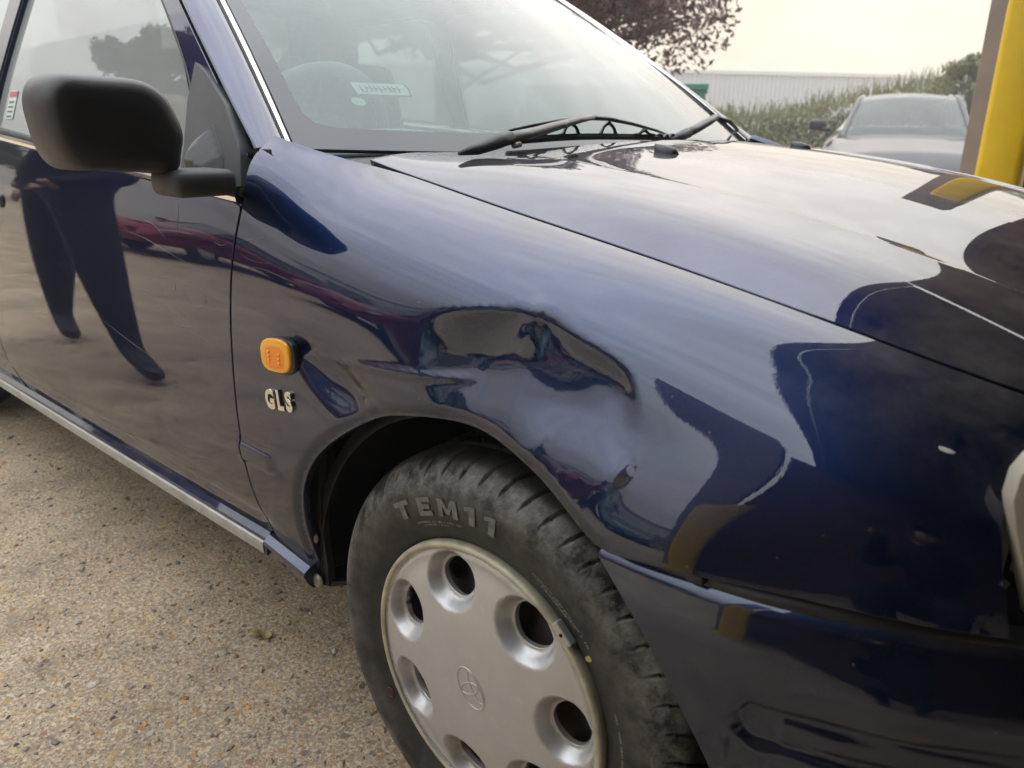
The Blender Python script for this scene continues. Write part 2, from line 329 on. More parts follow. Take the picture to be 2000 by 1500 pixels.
def bm_mesh(name, bm, smooth=False):
    me = bpy.data.meshes.new(name); bm.to_mesh(me); bm.free()
    me.polygons.foreach_set('use_smooth', [smooth]*len(me.polygons))
    return me
def box_bm(bm, c, s, bev=0.0, seg=2, rot=None):
    g = bmesh.ops.create_cube(bm, size=1.0); vs = g['verts']
    bmesh.ops.scale(bm, vec=s, verts=vs)
    if bev > 0:
        es = list({e for v in vs for e in v.link_edges})
        q = bmesh.ops.bevel(bm, geom=es, offset=bev, segments=seg, affect='EDGES', profile=0.5)
        vs = list({v for f in q['faces'] for v in f.verts} | {v for v in vs if v.is_valid})
    if rot is not None: bmesh.ops.rotate(bm, verts=vs, cent=(0, 0, 0), matrix=rot)
    bmesh.ops.translate(bm, vec=c, verts=vs)
    return vs
def box(name, c, s, m, parent=None, bev=0.0, seg=2, smooth=False, rot=None):
    bm = bmesh.new(); box_bm(bm, c, s, bev, seg, rot)
    return link(name, bm_mesh(name, bm, smooth), m, parent)
def tube_vf(pts, rad, n=10, close=True, flat=1.0, upv=(0, 0, 1)):
    P = [Vector(p) for p in pts]; V = []; F = []
    for i, p in enumerate(P):
        d = (P[min(i+1, len(P)-1)]-P[max(i-1, 0)]).normalized()
        a = d.cross(Vector(upv))
        if a.length < 1e-4: a = d.cross(Vector((1, 0, 0)))
        a.normalize(); b = a.cross(d)
        r = rad[i] if isinstance(rad, (list, tuple)) else rad
        for k in range(n):
            t = 2*math.pi*k/n; V.append(p+a*(math.cos(t)*r)+b*(math.sin(t)*r*flat))
    for i in range(len(P)-1):
        for k in range(n):
            F.append((i*n+k, i*n+(k+1) % n, (i+1)*n+(k+1) % n, (i+1)*n+k))
    if close:
        F.append(tuple(range(n))[::-1]); F.append(tuple((len(P)-1)*n+k for k in range(n)))
    return V, F
def tube(name, pts, rad, m, parent=None, n=10, flat=1.0, upv=(0, 0, 1)):
    V, F = tube_vf(pts, rad, n, True, flat, upv)
    return link(name, mesh(name, V, F), m, parent)
def lathe_y(prof, n=64, closed=False):
    # profile of (radius, y) turned about the y axis
    V = []; F = []; k = len(prof)
    for i in range(n):
        a = 2*math.pi*i/n
        for r, y in prof: V.append((r*math.cos(a), y, r*math.sin(a)))
    for i in range(n):
        j = (i+1) % n
        for q in range(k-1): F.append((i*k+q, i*k+q+1, j*k+q+1, j*k+q))
    return V, F
def join_vf(parts):
    V = []; F = []
    for v, f in parts:
        o = len(V); V += list(v); F += [tuple(i+o for i in q) for q in f]
    return V, F

class Spl:
    """natural cubic spline through knots; values may be a matrix"""
    def __init__(s, x, y):
        s.x = np.asarray(x, float); s.y = np.asarray(y, float); n = len(s.x); h = np.diff(s.x)
        A = np.eye(n); B = np.zeros((n,)+s.y.shape[1:])
        for i in range(1, n-1):
            A[i, i-1] = h[i-1]; A[i, i] = 2*(h[i-1]+h[i]); A[i, i+1] = h[i]
            B[i] = 6*((s.y[i+1]-s.y[i])/h[i]-(s.y[i]-s.y[i-1])/h[i-1])
        s.m = np.linalg.solve(A, B)
    def __call__(s, t):
        t = np.asarray(t, float); tc_ = np.clip(t, s.x[0], s.x[-1]); i = np.clip(np.searchsorted(s.x, tc_)-1, 0, len(s.x)-2)
        h = s.x[i+1]-s.x[i]; a = (s.x[i+1]-tc_)/h; b = (tc_-s.x[i])/h
        if s.y.ndim > 1: h = h[..., None]; a = a[..., None]; b = b[..., None]
        r = a*s.y[i]+b*s.y[i+1]+((a**3-a)*s.m[i]+(b**3-b)*s.m[i+1])*h*h/6
        # straight extension beyond the end knots
        d0 = (s.y[1]-s.y[0])/(s.x[1]-s.x[0])-(s.x[1]-s.x[0])*(2*s.m[0]+s.m[1])/6
        hn = s.x[-1]-s.x[-2]; d1 = (s.y[-1]-s.y[-2])/hn+hn*(2*s.m[-1]+s.m[-2])/6
        ex = t-tc_
        if s.y.ndim > 1: ex = ex[..., None]
        return r+np.where(ex < 0, ex*d0, ex*d1)
def sstep(a, b, x):
    t = np.clip((np.asarray(x, float)-a)/(b-a), 0, 1); return t*t*(3-2*t)
def gauss(x, s): return np.exp(-0.5*(x/s)**2)

def resample(poly, step, closed=True):
    out = []; n = len(poly); m_ = n if closed else n-1
    for i in range(m_):
        a = np.array(poly[i], float); b = np.array(poly[(i+1) % n], float)
        k = max(1, int(math.ceil(np.linalg.norm(b-a)/step)))
        for j in range(k): out.append(a+(b-a)*j/k)
    if not closed: out.append(np.array(poly[-1], float))
    return np.array(out)
def smooth_curve(pts, step, closed=False):
    p = np.array(pts, float)
    if closed: p = np.vstack([p, p[:1]])
    d = np.concatenate([[0], np.cumsum(np.linalg.norm(np.diff(p, axis=0), axis=1))])
    n = max(2, int(d[-1]/step))
    if closed:
        q = np.vstack([p[-4:-1], p, p[1:4]]); dd = np.concatenate([[0], np.cumsum(np.linalg.norm(np.diff(q, axis=0), axis=1))])-0
        off = dd[3]; s = Spl(dd, q); t = off+np.linspace(0, d[-1], n, endpoint=False)
        return s(t)
    return Spl(d, p)(np.linspace(0, d[-1], n+1))
def in_poly(P, poly):
    x, y = P[:, 0], P[:, 1]; ins = np.zeros(len(P), bool); n = len(poly)
    for i in range(n):
        x0, y0 = poly[i]; x1, y1 = poly[(i+1) % n]
        if y0 == y1: continue
        c = ((y0 > y) != (y1 > y)) & (x < (x1-x0)*(y-y0)/(y1-y0)+x0); ins ^= c
    return ins
def dist_poly(P, poly, closed=True):
    d = np.full(len(P), 1e9); n = len(poly)
    for i in range(n if closed else n-1):
        a = poly[i]; b = poly[(i+1) % n]; ab = b-a; L = ab@ab
        if L < 1e-14: continue
        t = np.clip(((P-a)@ab)/L, 0, 1); d = np.minimum(d, np.linalg.norm(P-(a+t[:, None]*ab), axis=1))
    return d
YC = 0.82
def panel(name, poly, F, step, m, parent=None, flange=0.012, holes=(), mirror=False, bstep=None, eps=6e-4, sgn=1, loc=None, back=0.0):
    """thin sheet cut to an outline on a smooth surface, edges rolled inward; shading follows the true surface normal"""
    bstep = bstep or step
    loops = [resample(poly, bstep)]+[resample(h, bstep) for h in holes]
    area = 0.5*np.sum(loops[0][:, 0]*np.roll(loops[0][:, 1], -1)-np.roll(loops[0][:, 0], -1)*loops[0][:, 1])
    if area < 0: loops[0] = loops[0][::-1]
    for i in range(1, len(loops)):
        l = loops[i]
        if 0.5*np.sum(l[:, 0]*np.roll(l[:, 1], -1)-np.roll(l[:, 0], -1)*l[:, 1]) > 0: loops[i] = l[::-1]
    lo = loops[0].min(0); hi = loops[0].max(0)
    gx = np.arange(lo[0]-step, hi[0]+step, step); gy = np.arange(lo[1]-step, hi[1]+step, step*0.866)
    X, Y = np.meshgrid(gx, gy); X = X+(np.arange(len(gy)) % 2)[:, None]*step*0.5
    G = np.stack([X.ravel(), Y.ravel()], 1)
    G = G[in_poly(G, loops[0])]
    for l in loops: 
        if len(l) > 2: G = G[dist_poly(G, l) > step*0.45]
    for l in loops[1:]: G = G[~in_poly(G, l)]
    pts = np.vstack(loops+[G]); ed = []; o = 0
    for l in loops:
        ed += [(o+i, o+(i+1) % len(l)) for i in range(len(l))]; o += len(l)
    r = delaunay_2d_cdt([Vector(p) for p in pts], ed, [], 0, 1e-7)
    V2 = np.array([(v.x, v.y) for v in r[0]]); T = np.array([f for f in r[2]])
    cen = V2[T].mean(1); keep = in_poly(cen, loops[0])
    for l in loops[1:]: keep &= ~in_poly(cen, l)
    T = T[keep]
    omap = {}
    for i, ov in enumerate(r[3]):
        for k in ov: omap[k] = i
    V3 = F(V2); du = (F(V2+[eps, 0])-F(V2-[eps, 0])); dv = (F(V2+[0, eps])-F(V2-[0, eps]))
    N = np.cross(du, dv)*sgn; N /= np.maximum(np.linalg.norm(N, axis=1), 1e-12)[:, None]
    V = [V3]; NN = [N]; faces = [tuple(t) for t in T]; o = 0; nv = len(V3)
    if flange > 0:
        for l in loops:
            idx = np.array([omap[o+i] for i in range(len(l))]); o += len(l)
            p = V3[idx]; n = N[idx]; tan = np.roll(p, -1, 0)-np.roll(p, 1, 0); tan /= np.maximum(np.linalg.norm(tan, axis=1), 1e-12)[:, None]
            out = np.cross(tan, n)*sgn; e_ = min(0.0012, flange*0.4)
            rings = [(p+out*e_*0.6-n*e_*0.35, n*0.75+out*0.65), (p+out*e_-n*e_*1.3, out+0.12*n), (p+out*e_*0.8-n*flange, out)]
            prev = idx
            for q, nn in rings:
                nn = nn/np.linalg.norm(nn, axis=1)[:, None]
                cur = np.arange(nv, nv+len(q)); nv += len(q); V.append(q); NN.append(nn)
                for i in range(len(q)):
                    j = (i+1) % len(q); faces.append((prev[i], cur[i], cur[j], prev[j]))
                prev = cur
    V = np.vstack(V); NN = np.vstack(NN)
    if mirror:
        V[:, 1] = 2*YC-V[:, 1]; NN[:, 1] *= -1; faces = [f[::-1] for f in faces]
    if sgn < 0: faces = [f[::-1] for f in faces]
    me = mesh(name, V, faces)
    me.normals_split_custom_set_from_vertices([tuple(n) for n in NN])
    return link(name, me, m, parent, loc)
def text_mesh(s, size, ext, bev=0.0, bold=0.0):
    c = bpy.data.curves.new('t', 'FONT'); c.body = s; c.size = size; c.extrude = ext; c.offset = bold; c.bevel_depth = bev; c.bevel_resolution = 1
    c.align_x = 'CENTER'; c.align_y = 'CENTER'; c.resolution_u = 3
    o = bpy.data.objects.new('t', c); COL.objects.link(o)
    dg = bpy.context.evaluated_depsgraph_get(); me = bpy.data.meshes.new_from_object(o.evaluated_get(dg))
    bpy.data.objects.remove(o); me.materials.clear()
    return me

# ------------------------------------------------------------------ ground and setting
bm = bmesh.new(); bmesh.ops.create_grid(bm, x_segments=8, y_segments=8, size=260)
g = link('ground', bm_mesh('ground', bm), 'aggregate_concrete'); tag(g, kind='structure')
# loose and half-sunk pebbles standing out of the worn concrete where the camera can see it
def pebbles():
    V = []; F = []
    ico = bmesh.new(); bmesh.ops.create_icosphere(ico, subdivisions=1, radius=1.0)
    iv = np.array([v.co[:] for v in ico.verts]); fi = [[v.index for v in f.verts] for f in ico.faces]; ico.free()
    for i in range(11000):
        u = rng.random()
        x = 0.35-3.6*u**1.25; y = -0.75+1.5*rng.random()
        if y > 0.35+0.12*max(0, -x): continue
        s = 0.0016+0.0042*rng.random()**3.5
        if rng.random() < 0.012: s *= 1.7
        a = rng.random()*6.28; c, sn = math.cos(a), math.sin(a)
        q = iv*(1+0.28*rng.standard_normal((12, 1)))*[s*(0.8+0.7*rng.random()), s, s*0.55]
        q = np.stack([q[:, 0]*c-q[:, 1]*sn+x, q[:, 0]*sn+q[:, 1]*c+y, q[:, 2]+s*0.12], 1)
        o = len(V); V += list(q); F += [tuple(k+o for k in f) for f in fi]
    return mesh('pebbles', V, F, smooth=False)
tag(link('pebbles', pebbles(), 'pebble_mix'), 'small brown and tan stones exposed in the worn concrete', None, None, 'stuff')

mat('wall_clad', (0.40, 0.405, 0.41), 0.5, var=0.06, vscale=0.6)
mat('clad_trim', (0.50, 0.49, 0.46), 0.5)
mat('hedge_leaf', (0.11, 0.12, 0.045), 0.7, col2=(0.19, 0.175, 0.075), vscale=1.2)
mat('plum_leaf', (0.055, 0.018, 0.020), 0.6, col2=(0.11, 0.045, 0.036), vscale=2.0)
mat('green_leaf', (0.045, 0.065, 0.025), 0.7, col2=(0.08, 0.10, 0.04), vscale=1.0)
mat('bark', (0.07, 0.055, 0.045), 0.9, var=0.3, vscale=20)
mat('sandy_bank', (0.36, 0.27, 0.17), 0.9, var=0.2, vscale=4)
mat('skip_green', (0.015, 0.17, 0.125), 0.5, var=0.12, vscale=3)
mat('taupe_paint', (0.29, 0.235, 0.20), 0.6, var=0.12, vscale=6)
mat('guard_yellow', (0.72, 0.47, 0.004), 0.38, var=0.06, vscale=9)
mat('fascia_grey', (0.16, 0.16, 0.165), 0.5)
mat('soffit_dark', (0.06, 0.06, 0.062), 0.8)
mat('door_grey', (0.10, 0.10, 0.11), 0.5)
def brick_mat():
    m = bpy.data.materials.new('brick_red'); m.use_nodes = True; b = m.node_tree.nodes['Principled BSDF']; b.inputs['Roughness'].default_value = 0.85
    t = nd(m, 'ShaderNodeTexCoord'); mp_ = nd(m, 'ShaderNodeMapping'); mp_.inputs['Rotation'].default_value = (R(90), 0, 0); lk(m, t.outputs['Object'], mp_.inputs[0])
    k = nd(m, 'ShaderNodeTexBrick'); k.inputs['Scale'].default_value = 4.5; k.inputs['Color1'].default_value = (0.17, 0.07, 0.05, 1); k.inputs['Color2'].default_value = (0.11, 0.05, 0.04, 1); k.inputs['Mortar'].default_value = (0.2, 0.18, 0.16, 1)
    lk(m, mp_.outputs[0], k.inputs[0]); lk(m, k.outputs[0], b.inputs['Base Color']); MATS['brick_red'] = m
brick_mat()

# warehouse: a long ribbed metal wall beyond the hedge
def warehouse():
    L0 = Vector((-30.0, 31.0, 0)); L1 = Vector((6.0, 69.0, 0)); H = 4.2
    L0 = Vector((-40.0, 21.0, 0)); L1 = Vector((-4.6, 66.3, 0))
    d = (L1-L0); L = d.length; ang = math.atan2(d.y, d.x)
    t = thing('warehouse', L0, 'long low grey metal-clad warehouse behind the hedge', 'warehouse', rz=ang)
    bm = bmesh.new(); box_bm(bm, (L/2, 6, H/2), (L, 12, H)); link('wall', bm_mesh('wall', bm), 'wall_clad', t)
    bm = bmesh.new(); n = int(L/0.30)
    V = []; F = []
    for i in range(n):   # trapezoid ribs
        x = 0.15+i*0.30
        for xx, yy in ((x-.07, -0.002), (x-.04, -.05), (x+.04, -.05), (x+.07, -0.002)):
            V.append((xx, yy, 0.1)); V.append((xx, yy, H-0.12))
        o = i*8
        for q in range(3): F.append((o+2*q, o+2*q+2, o+2*q+3, o+2*q+1))
    r = link('cladding_rib', mesh('cladding_rib', V, F, False), 'wall_clad', t); tag(r, kind='stuff')
    box('eaves_trim', (L/2, -0.06, H-0.02), (L, 0.16, 0.20), 'clad_trim', t)
warehouse()

def leaf_cloud(centers, radii, n, size, flat=0.6, seed=1, upbias=0.0):
    """many small bent leaf faces spread through overlapping clumps"""
    g_ = np.random.default_rng(seed); V = []; F = []
    w = np.array(radii)**2; w = w/w.sum(); idx = g_.choice(len(radii), n, p=w)
    for i in idx:
        c = centers[i]; r = radii[i]
        d = g_.standard_normal(3); d /= np.linalg.norm(d); p = np.array(c)+d*r*(g_.random()**0.42)*np.array([1, 1, flat])
        a = g_.standard_normal(3); a /= np.linalg.norm(a); b = np.cross(a, g_.standard_normal(3)); b /= np.linalg.norm(b)+1e-9
        if upbias: a = a*(1-upbias)+np.array([0, 0, upbias]); a /= np.linalg.norm(a)
        s = size*(0.6+0.8*g_.random()); nn = np.cross(a, b)*s*0.18
        o = len(V)
        V += [p-a*s, p+b*s*0.42+nn, p+a*s, p-b*s*0.42+nn]
        F += [(o, o+1, o+2), (o, o+2, o+3)]
    return V, F
def tree(name, loc, crown_c, label, leaf, cat='tree', n=9000, size=0.06, seed=1, spread=2.3, clumps=46, group=None, trunk_h=2.0, flat=0.8, low=0.0):
    g_ = np.random.default_rng(seed)
    t = thing(name, loc, label, cat, group)
    cc = np.array(crown_c); cs = []; rs = []; parts = []
    parts.append(tube_vf([(0, 0, 0), (0.03, 0.02, trunk_h*0.5), (0.06, -0.02, trunk_h), (cc[0]*0.5, cc[1]*0.5, cc[2]*0.8)], [0.16*spread/2.3, 0.13*spread/2.3, 0.11*spread/2.3, 0.05], 9))
    for i in range(clumps):
        d = g_.standard_normal(3); d /= np.linalg.norm(d); d[2] = abs(d[2])*0.9-0.35+low
        rr = spread*(0.55+0.5*g_.random()); c = cc+d*rr*np.array([1, 1, flat]); r = spread*(0.16+0.16*g_.random())
        cs.append(c); rs.append(r)
        a = np.array([0.06, -0.02, trunk_h*(0.85+0.4*g_.random())]); m_ = a*0.5+c*0.5+g_.standard_normal(3)*0.12*spread
        parts.append(tube_vf([a, m_, c], [0.05*spread/2.3, 0.03*spread/2.3, 0.012], 6))
        for k in range(3):
            e2 = c+np.clip(g_.standard_normal(3), -1, 1)*r*0.55; parts.append(tube_vf([c*0.6+m_*0.4, (c+e2)/2+0.05, e2], [0.016, 0.01, 0.005], 4))
    V, F = join_vf(parts); link('trunk', mesh('trunk', V, F), 'bark', t)
    V, F = leaf_cloud(cs, rs, n, size, 0.8, seed)
    link('crown', mesh('crown', V, F, False), leaf, t)
    return t
tree('plum_tree', (-7.0, 6.7, 0), (0.5, 0, 3.05), 'purple-leaved plum tree overhanging behind the blue car', 'plum_leaf', n=70000, size=0.045, seed=5, spread=2.6, clumps=95, low=-.22)
# trees on the camera's side of the car, seen as reflections in its glass and paint
tree('copper_tree', (-12.0, -3.75, 0), (0, 0, 5.3), 'round copper-leaved tree on the near side, mirrored in the side window', 'plum_leaf', n=14000, size=0.08, seed=8, spread=1.2, trunk_h=3.2, clumps=50, low=.0, flat=1.3)
tree('broadleaf_tree', (-24, -4.6, 0), (0, 0, 3.6), 'taller green tree at the yard edge beyond the red cars', 'green_leaf', n=12000, size=0.14, seed=9, spread=3.0)
tree('broadleaf_tree', (-9, -17, 0), (0, 0, 3.6), 'green tree opposite the dented wing across the yard', 'green_leaf', n=9000, size=0.13, seed=10, spread=2.6)

# sandy bank with the hedge growing on it
def ray_pt(az, dist): return (0.54+dist*math.sin(R(az)), -0.56+dist*math.cos(R(az)))
def hedge():
    A = np.array(ray_pt(-44, 19)); B = np.array(ray_pt(-2, 19)); d = B-A; L = np.linalg.norm(d); ang = math.atan2(d[1], d[0])
    b = box('bank', (L/2, 2.0, 0.30), (L, 4.6, 0.60), 'sandy_bank', None, bev=0.12, seg=2); b.location = (A[0], A[1], 0); b.rotation_euler = (0, 0, ang); tag(b, kind='structure')
    t = thing('hedge', (A[0], A[1], 0.55), 'scruffy grey-green hedge along the bank behind the grey car', 'hedge', rz=ang)
    g_ = np.random.default_rng(3); cs = []; rs = []; n = 260
    for i in range(n):
        x = g_.random()*L; top = np.interp(x, [0, 6.6, 8.0, 9.0, 10.2, 11.5, 12.5, L], [0.35, 0.5, 0.8, 1.0, 1.2, 1.45, 1.7, 1.9])
        h = g_.random()*top; cs.append((x, 0.5+1.2*g_.random(), h)); rs.append(0.28+0.22*g_.random())
    V, F = leaf_cloud(cs, rs, 26000, 0.06, 1.0, 4, 0.35)
    # thin upright shoots along the top
    for i in range(2600):
        x = g_.random()*L; top = np.interp(x, [0, 6.6, 8.0, 9.0, 10.2, 11.5, 12.5, L], [0.35, 0.5, 0.8, 1.0, 1.2, 1.45, 1.7, 1.9])+0.25
        y = 0.4+1.2*g_.random(); s = 0.10+0.32*g_.random()**2; z = top-0.25+0.2*g_.random(); lx, ly = g_.standard_normal(2)*0.07
        o = len(V); V += [np.array((x-.012, y, z)), np.array((x+.012, y, z)), np.array((x+lx+.004, y+ly, z+s)), np.array((x+lx-.004, y+ly, z+s))]; F += [(o, o+1, o+2, o+3)]
    link('foliage', mesh('foliage', V, F, False), 'hedge_leaf', t)
    parts = [tube_vf([(x, 1.0, 0), (x+.1, 1.05, .5), (x+g_.random()*.3, 1.0, 0.95)], [.03, .02, .01], 5) for x in np.arange(0.3, L, 0.45)]
    V, F = join_vf(parts); tag(link('stem', mesh('stem', V, F), 'bark', t), kind='stuff')
hedge()
x_, y_ = ray_pt(-11.6, 17.5)
tree('young_tree', (x_, y_, 0.5), (0, 0, 1.35), 'small yellow-green sapling rising over the hedge beside the column', 'hedge_leaf', n=2600, size=0.05, seed=12, spread=0.75, clumps=24, trunk_h=0.6, flat=1.0)

def skip():
    x, y = ray_pt(-27.8, 14.5)
    t = thing('skip_bin', (x, y, 0), 'dark green steel bin just visible past the windscreen pillar', 'bin', rz=R(28))
    V = [(-3.0, 0, 0), (-0.25, 0, 0), (-0.25, 1.6, 0), (-3.0, 1.6, 0), (-3.2, -.05, 1.62), (0, -.05, 1.62), (0, 1.7, 1.62), (-3.2, 1.7, 1.62)]
    V[1] = (0.12, 0, 0); V[2] = (0.12, 1.6, 0)
    link('bin_body', mesh('bin_body', V, [(0, 1, 5, 4), (1, 2, 6, 5), (2, 3, 7, 6), (3, 0, 4, 7), (0, 3, 2, 1), (4, 5, 6, 7)], False), 'skip_green', t)
    bm = bmesh.new()
    for c, s in (((-1.6, -.07, 1.66), (3.3, .08, .09)), ((-1.6, 1.72, 1.66), (3.3, .08, .09)), ((0.0, .82, 1.66), (.08, 1.85, .09)), ((-3.22, .82, 1.66), (.08, 1.85, .09))): box_bm(bm, c, s, .01)
    link('rim', bm_mesh('rim', bm), 'skip_green', t)
skip()

# garage forecourt canopy that the car is nosed under: columns, yellow guards, brick walls
def canopy():
    t = thing('garage_canopy', (0.19, -5.6, 0), 'flat garage canopy over the nose of the blue car with grey fascia', 'canopy')
    box('roof_slab', (3.7, 4.85, 3.45), (7.2, 9.5, 0.22), 'soffit_dark', t)
    box('fascia', (0.05, 4.85, 3.50), (0.08, 9.6, 0.42), 'fascia_grey', t, bev=.01)
    box('ceiling_beam', (2.2, 4.85, 3.24), (0.18, 9.4, 0.19), 'fascia_grey', t)
    w = thing('garage_wall', (0, 0, 0), 'dark brick garage walls round the bay in front of the car', 'wall')
    box('far_wall', (3.7, 4.25, 1.65), (7.0, 0.22, 3.3), 'brick_red', w)
    box('rear_wall', (6.9, -0.7, 1.65), (0.22, 9.6, 3.3), 'brick_red', w)
    box('near_wall', (3.48, -2.95, 1.65), (6.96, 0.22, 3.3), 'brick_red', w)
    d = box('roller_door', (6.77, -0.6, 1.25), (0.04, 3.2, 2.5), 'door_grey', w)
    for i in range(12): box('door_slat', (6.74, -0.6, 0.12+i*0.2), (0.03, 3.16, 0.17), 'door_grey', d, bev=.01)
    for i, (x, y, lab) in enumerate(((-0.215, 3.82, 'taupe steel column behind the far yellow guard'), (-0.14, -2.62, 'taupe steel column on the near side under the canopy'))):
        c = thing('steel_column', (x, y, 0), lab, 'column')
        ch_ = 3.34 if y < 0 else 1.86
        bm = bmesh.new(); box_bm(bm, (0, 0, ch_/2), (0.27, 0.03, ch_), .004); box_bm(bm, (0, .13, ch_/2), (0.27, 0.03, ch_), .004); box_bm(bm, (0, .065, ch_/2), (0.03, 0.098, ch_))
        link('column_shaft', bm_mesh('column_shaft', bm), 'taupe_paint', c)
        box('base_plate', (0, .06, 0.012), (0.36, 0.34, 0.024), 'taupe_paint', c, bev=.004)
        for sx in (-.14, .14):
            for sy in (-.07, .19): box('anchor_bolt', (sx, sy, 0.036), (.03, .03, .024), 'bolt_grey', c, bev=.004)
    for i, (x, y, lab) in enumerate(((-0.142, 3.55, 'bright yellow steel guard post in front of the taupe column'), (0.0, -2.2, 'yellow steel guard post on the near side, mirrored in the wing'))):
        c = thing('guard_post', (x, y, 0), lab, 'post', 'yellow guard posts', 0 if y > 0 else math.pi)
        if y < 0: c.scale = (1.7, 1.3, 1)
        # half-round steel shield, open at the back, rounded shoulders on top
        V = []; F = []; n = 14; H = 1.52
        prof = [(-.092, .10), (-.092, .02)]+[(-.092+.03*(1-math.cos(a)), .02-.05*math.sin(a)) for a in np.linspace(0.2, 1.57, 4)]
        prof += [(-x_, y_) for x_, y_ in prof[::-1]]
        zs = [0, .4, .9, 1.3, 1.46, 1.50, H]; sc = [1, 1, 1, 1, 1, .975, .90]
        for z, s in zip(zs, sc):
            for px, py in prof: V.append((px*s, py, z))
        k = len(prof)
        for i2 in range(len(zs)-1):
            for j in range(k-1): F.append((i2*k+j, i2*k+j+1, (i2+1)*k+j+1, (i2+1)*k+j))
        F.append(tuple(range((len(zs)-1)*k, len(zs)*k)))
        o = link('shield', mesh('shield', V, F), 'guard_yellow', c)
        sol = o.modifiers.new('s', 'SOLIDIFY'); sol.thickness = 0.006
        o.modifiers.new('e', 'EDGE_SPLIT').split_angle = R(50)
        box('foot_flange', (0, .03, .008), (.26, .22, .016), 'guard_yellow', c, bev=.003)
canopy()

# a long low works building across the yard, on the camera's side
def shed():
    t = thing('works_shed', (-14, -27, 0), 'pale industrial shed across the yard behind the camera', 'building')
    box('wall', (8, 0, 2.4), (46, 10, 4.8), 'wall_clad', t); box('roof_edge', (8, 5.06, 4.75), (46.2, 0.12, 0.4), 'fascia_grey', t)
    for i in range(6): box('shutter_door', (-10+i*7, 5.03, 1.7), (3.6, 0.06, 3.4), 'door_grey', t)
shed()

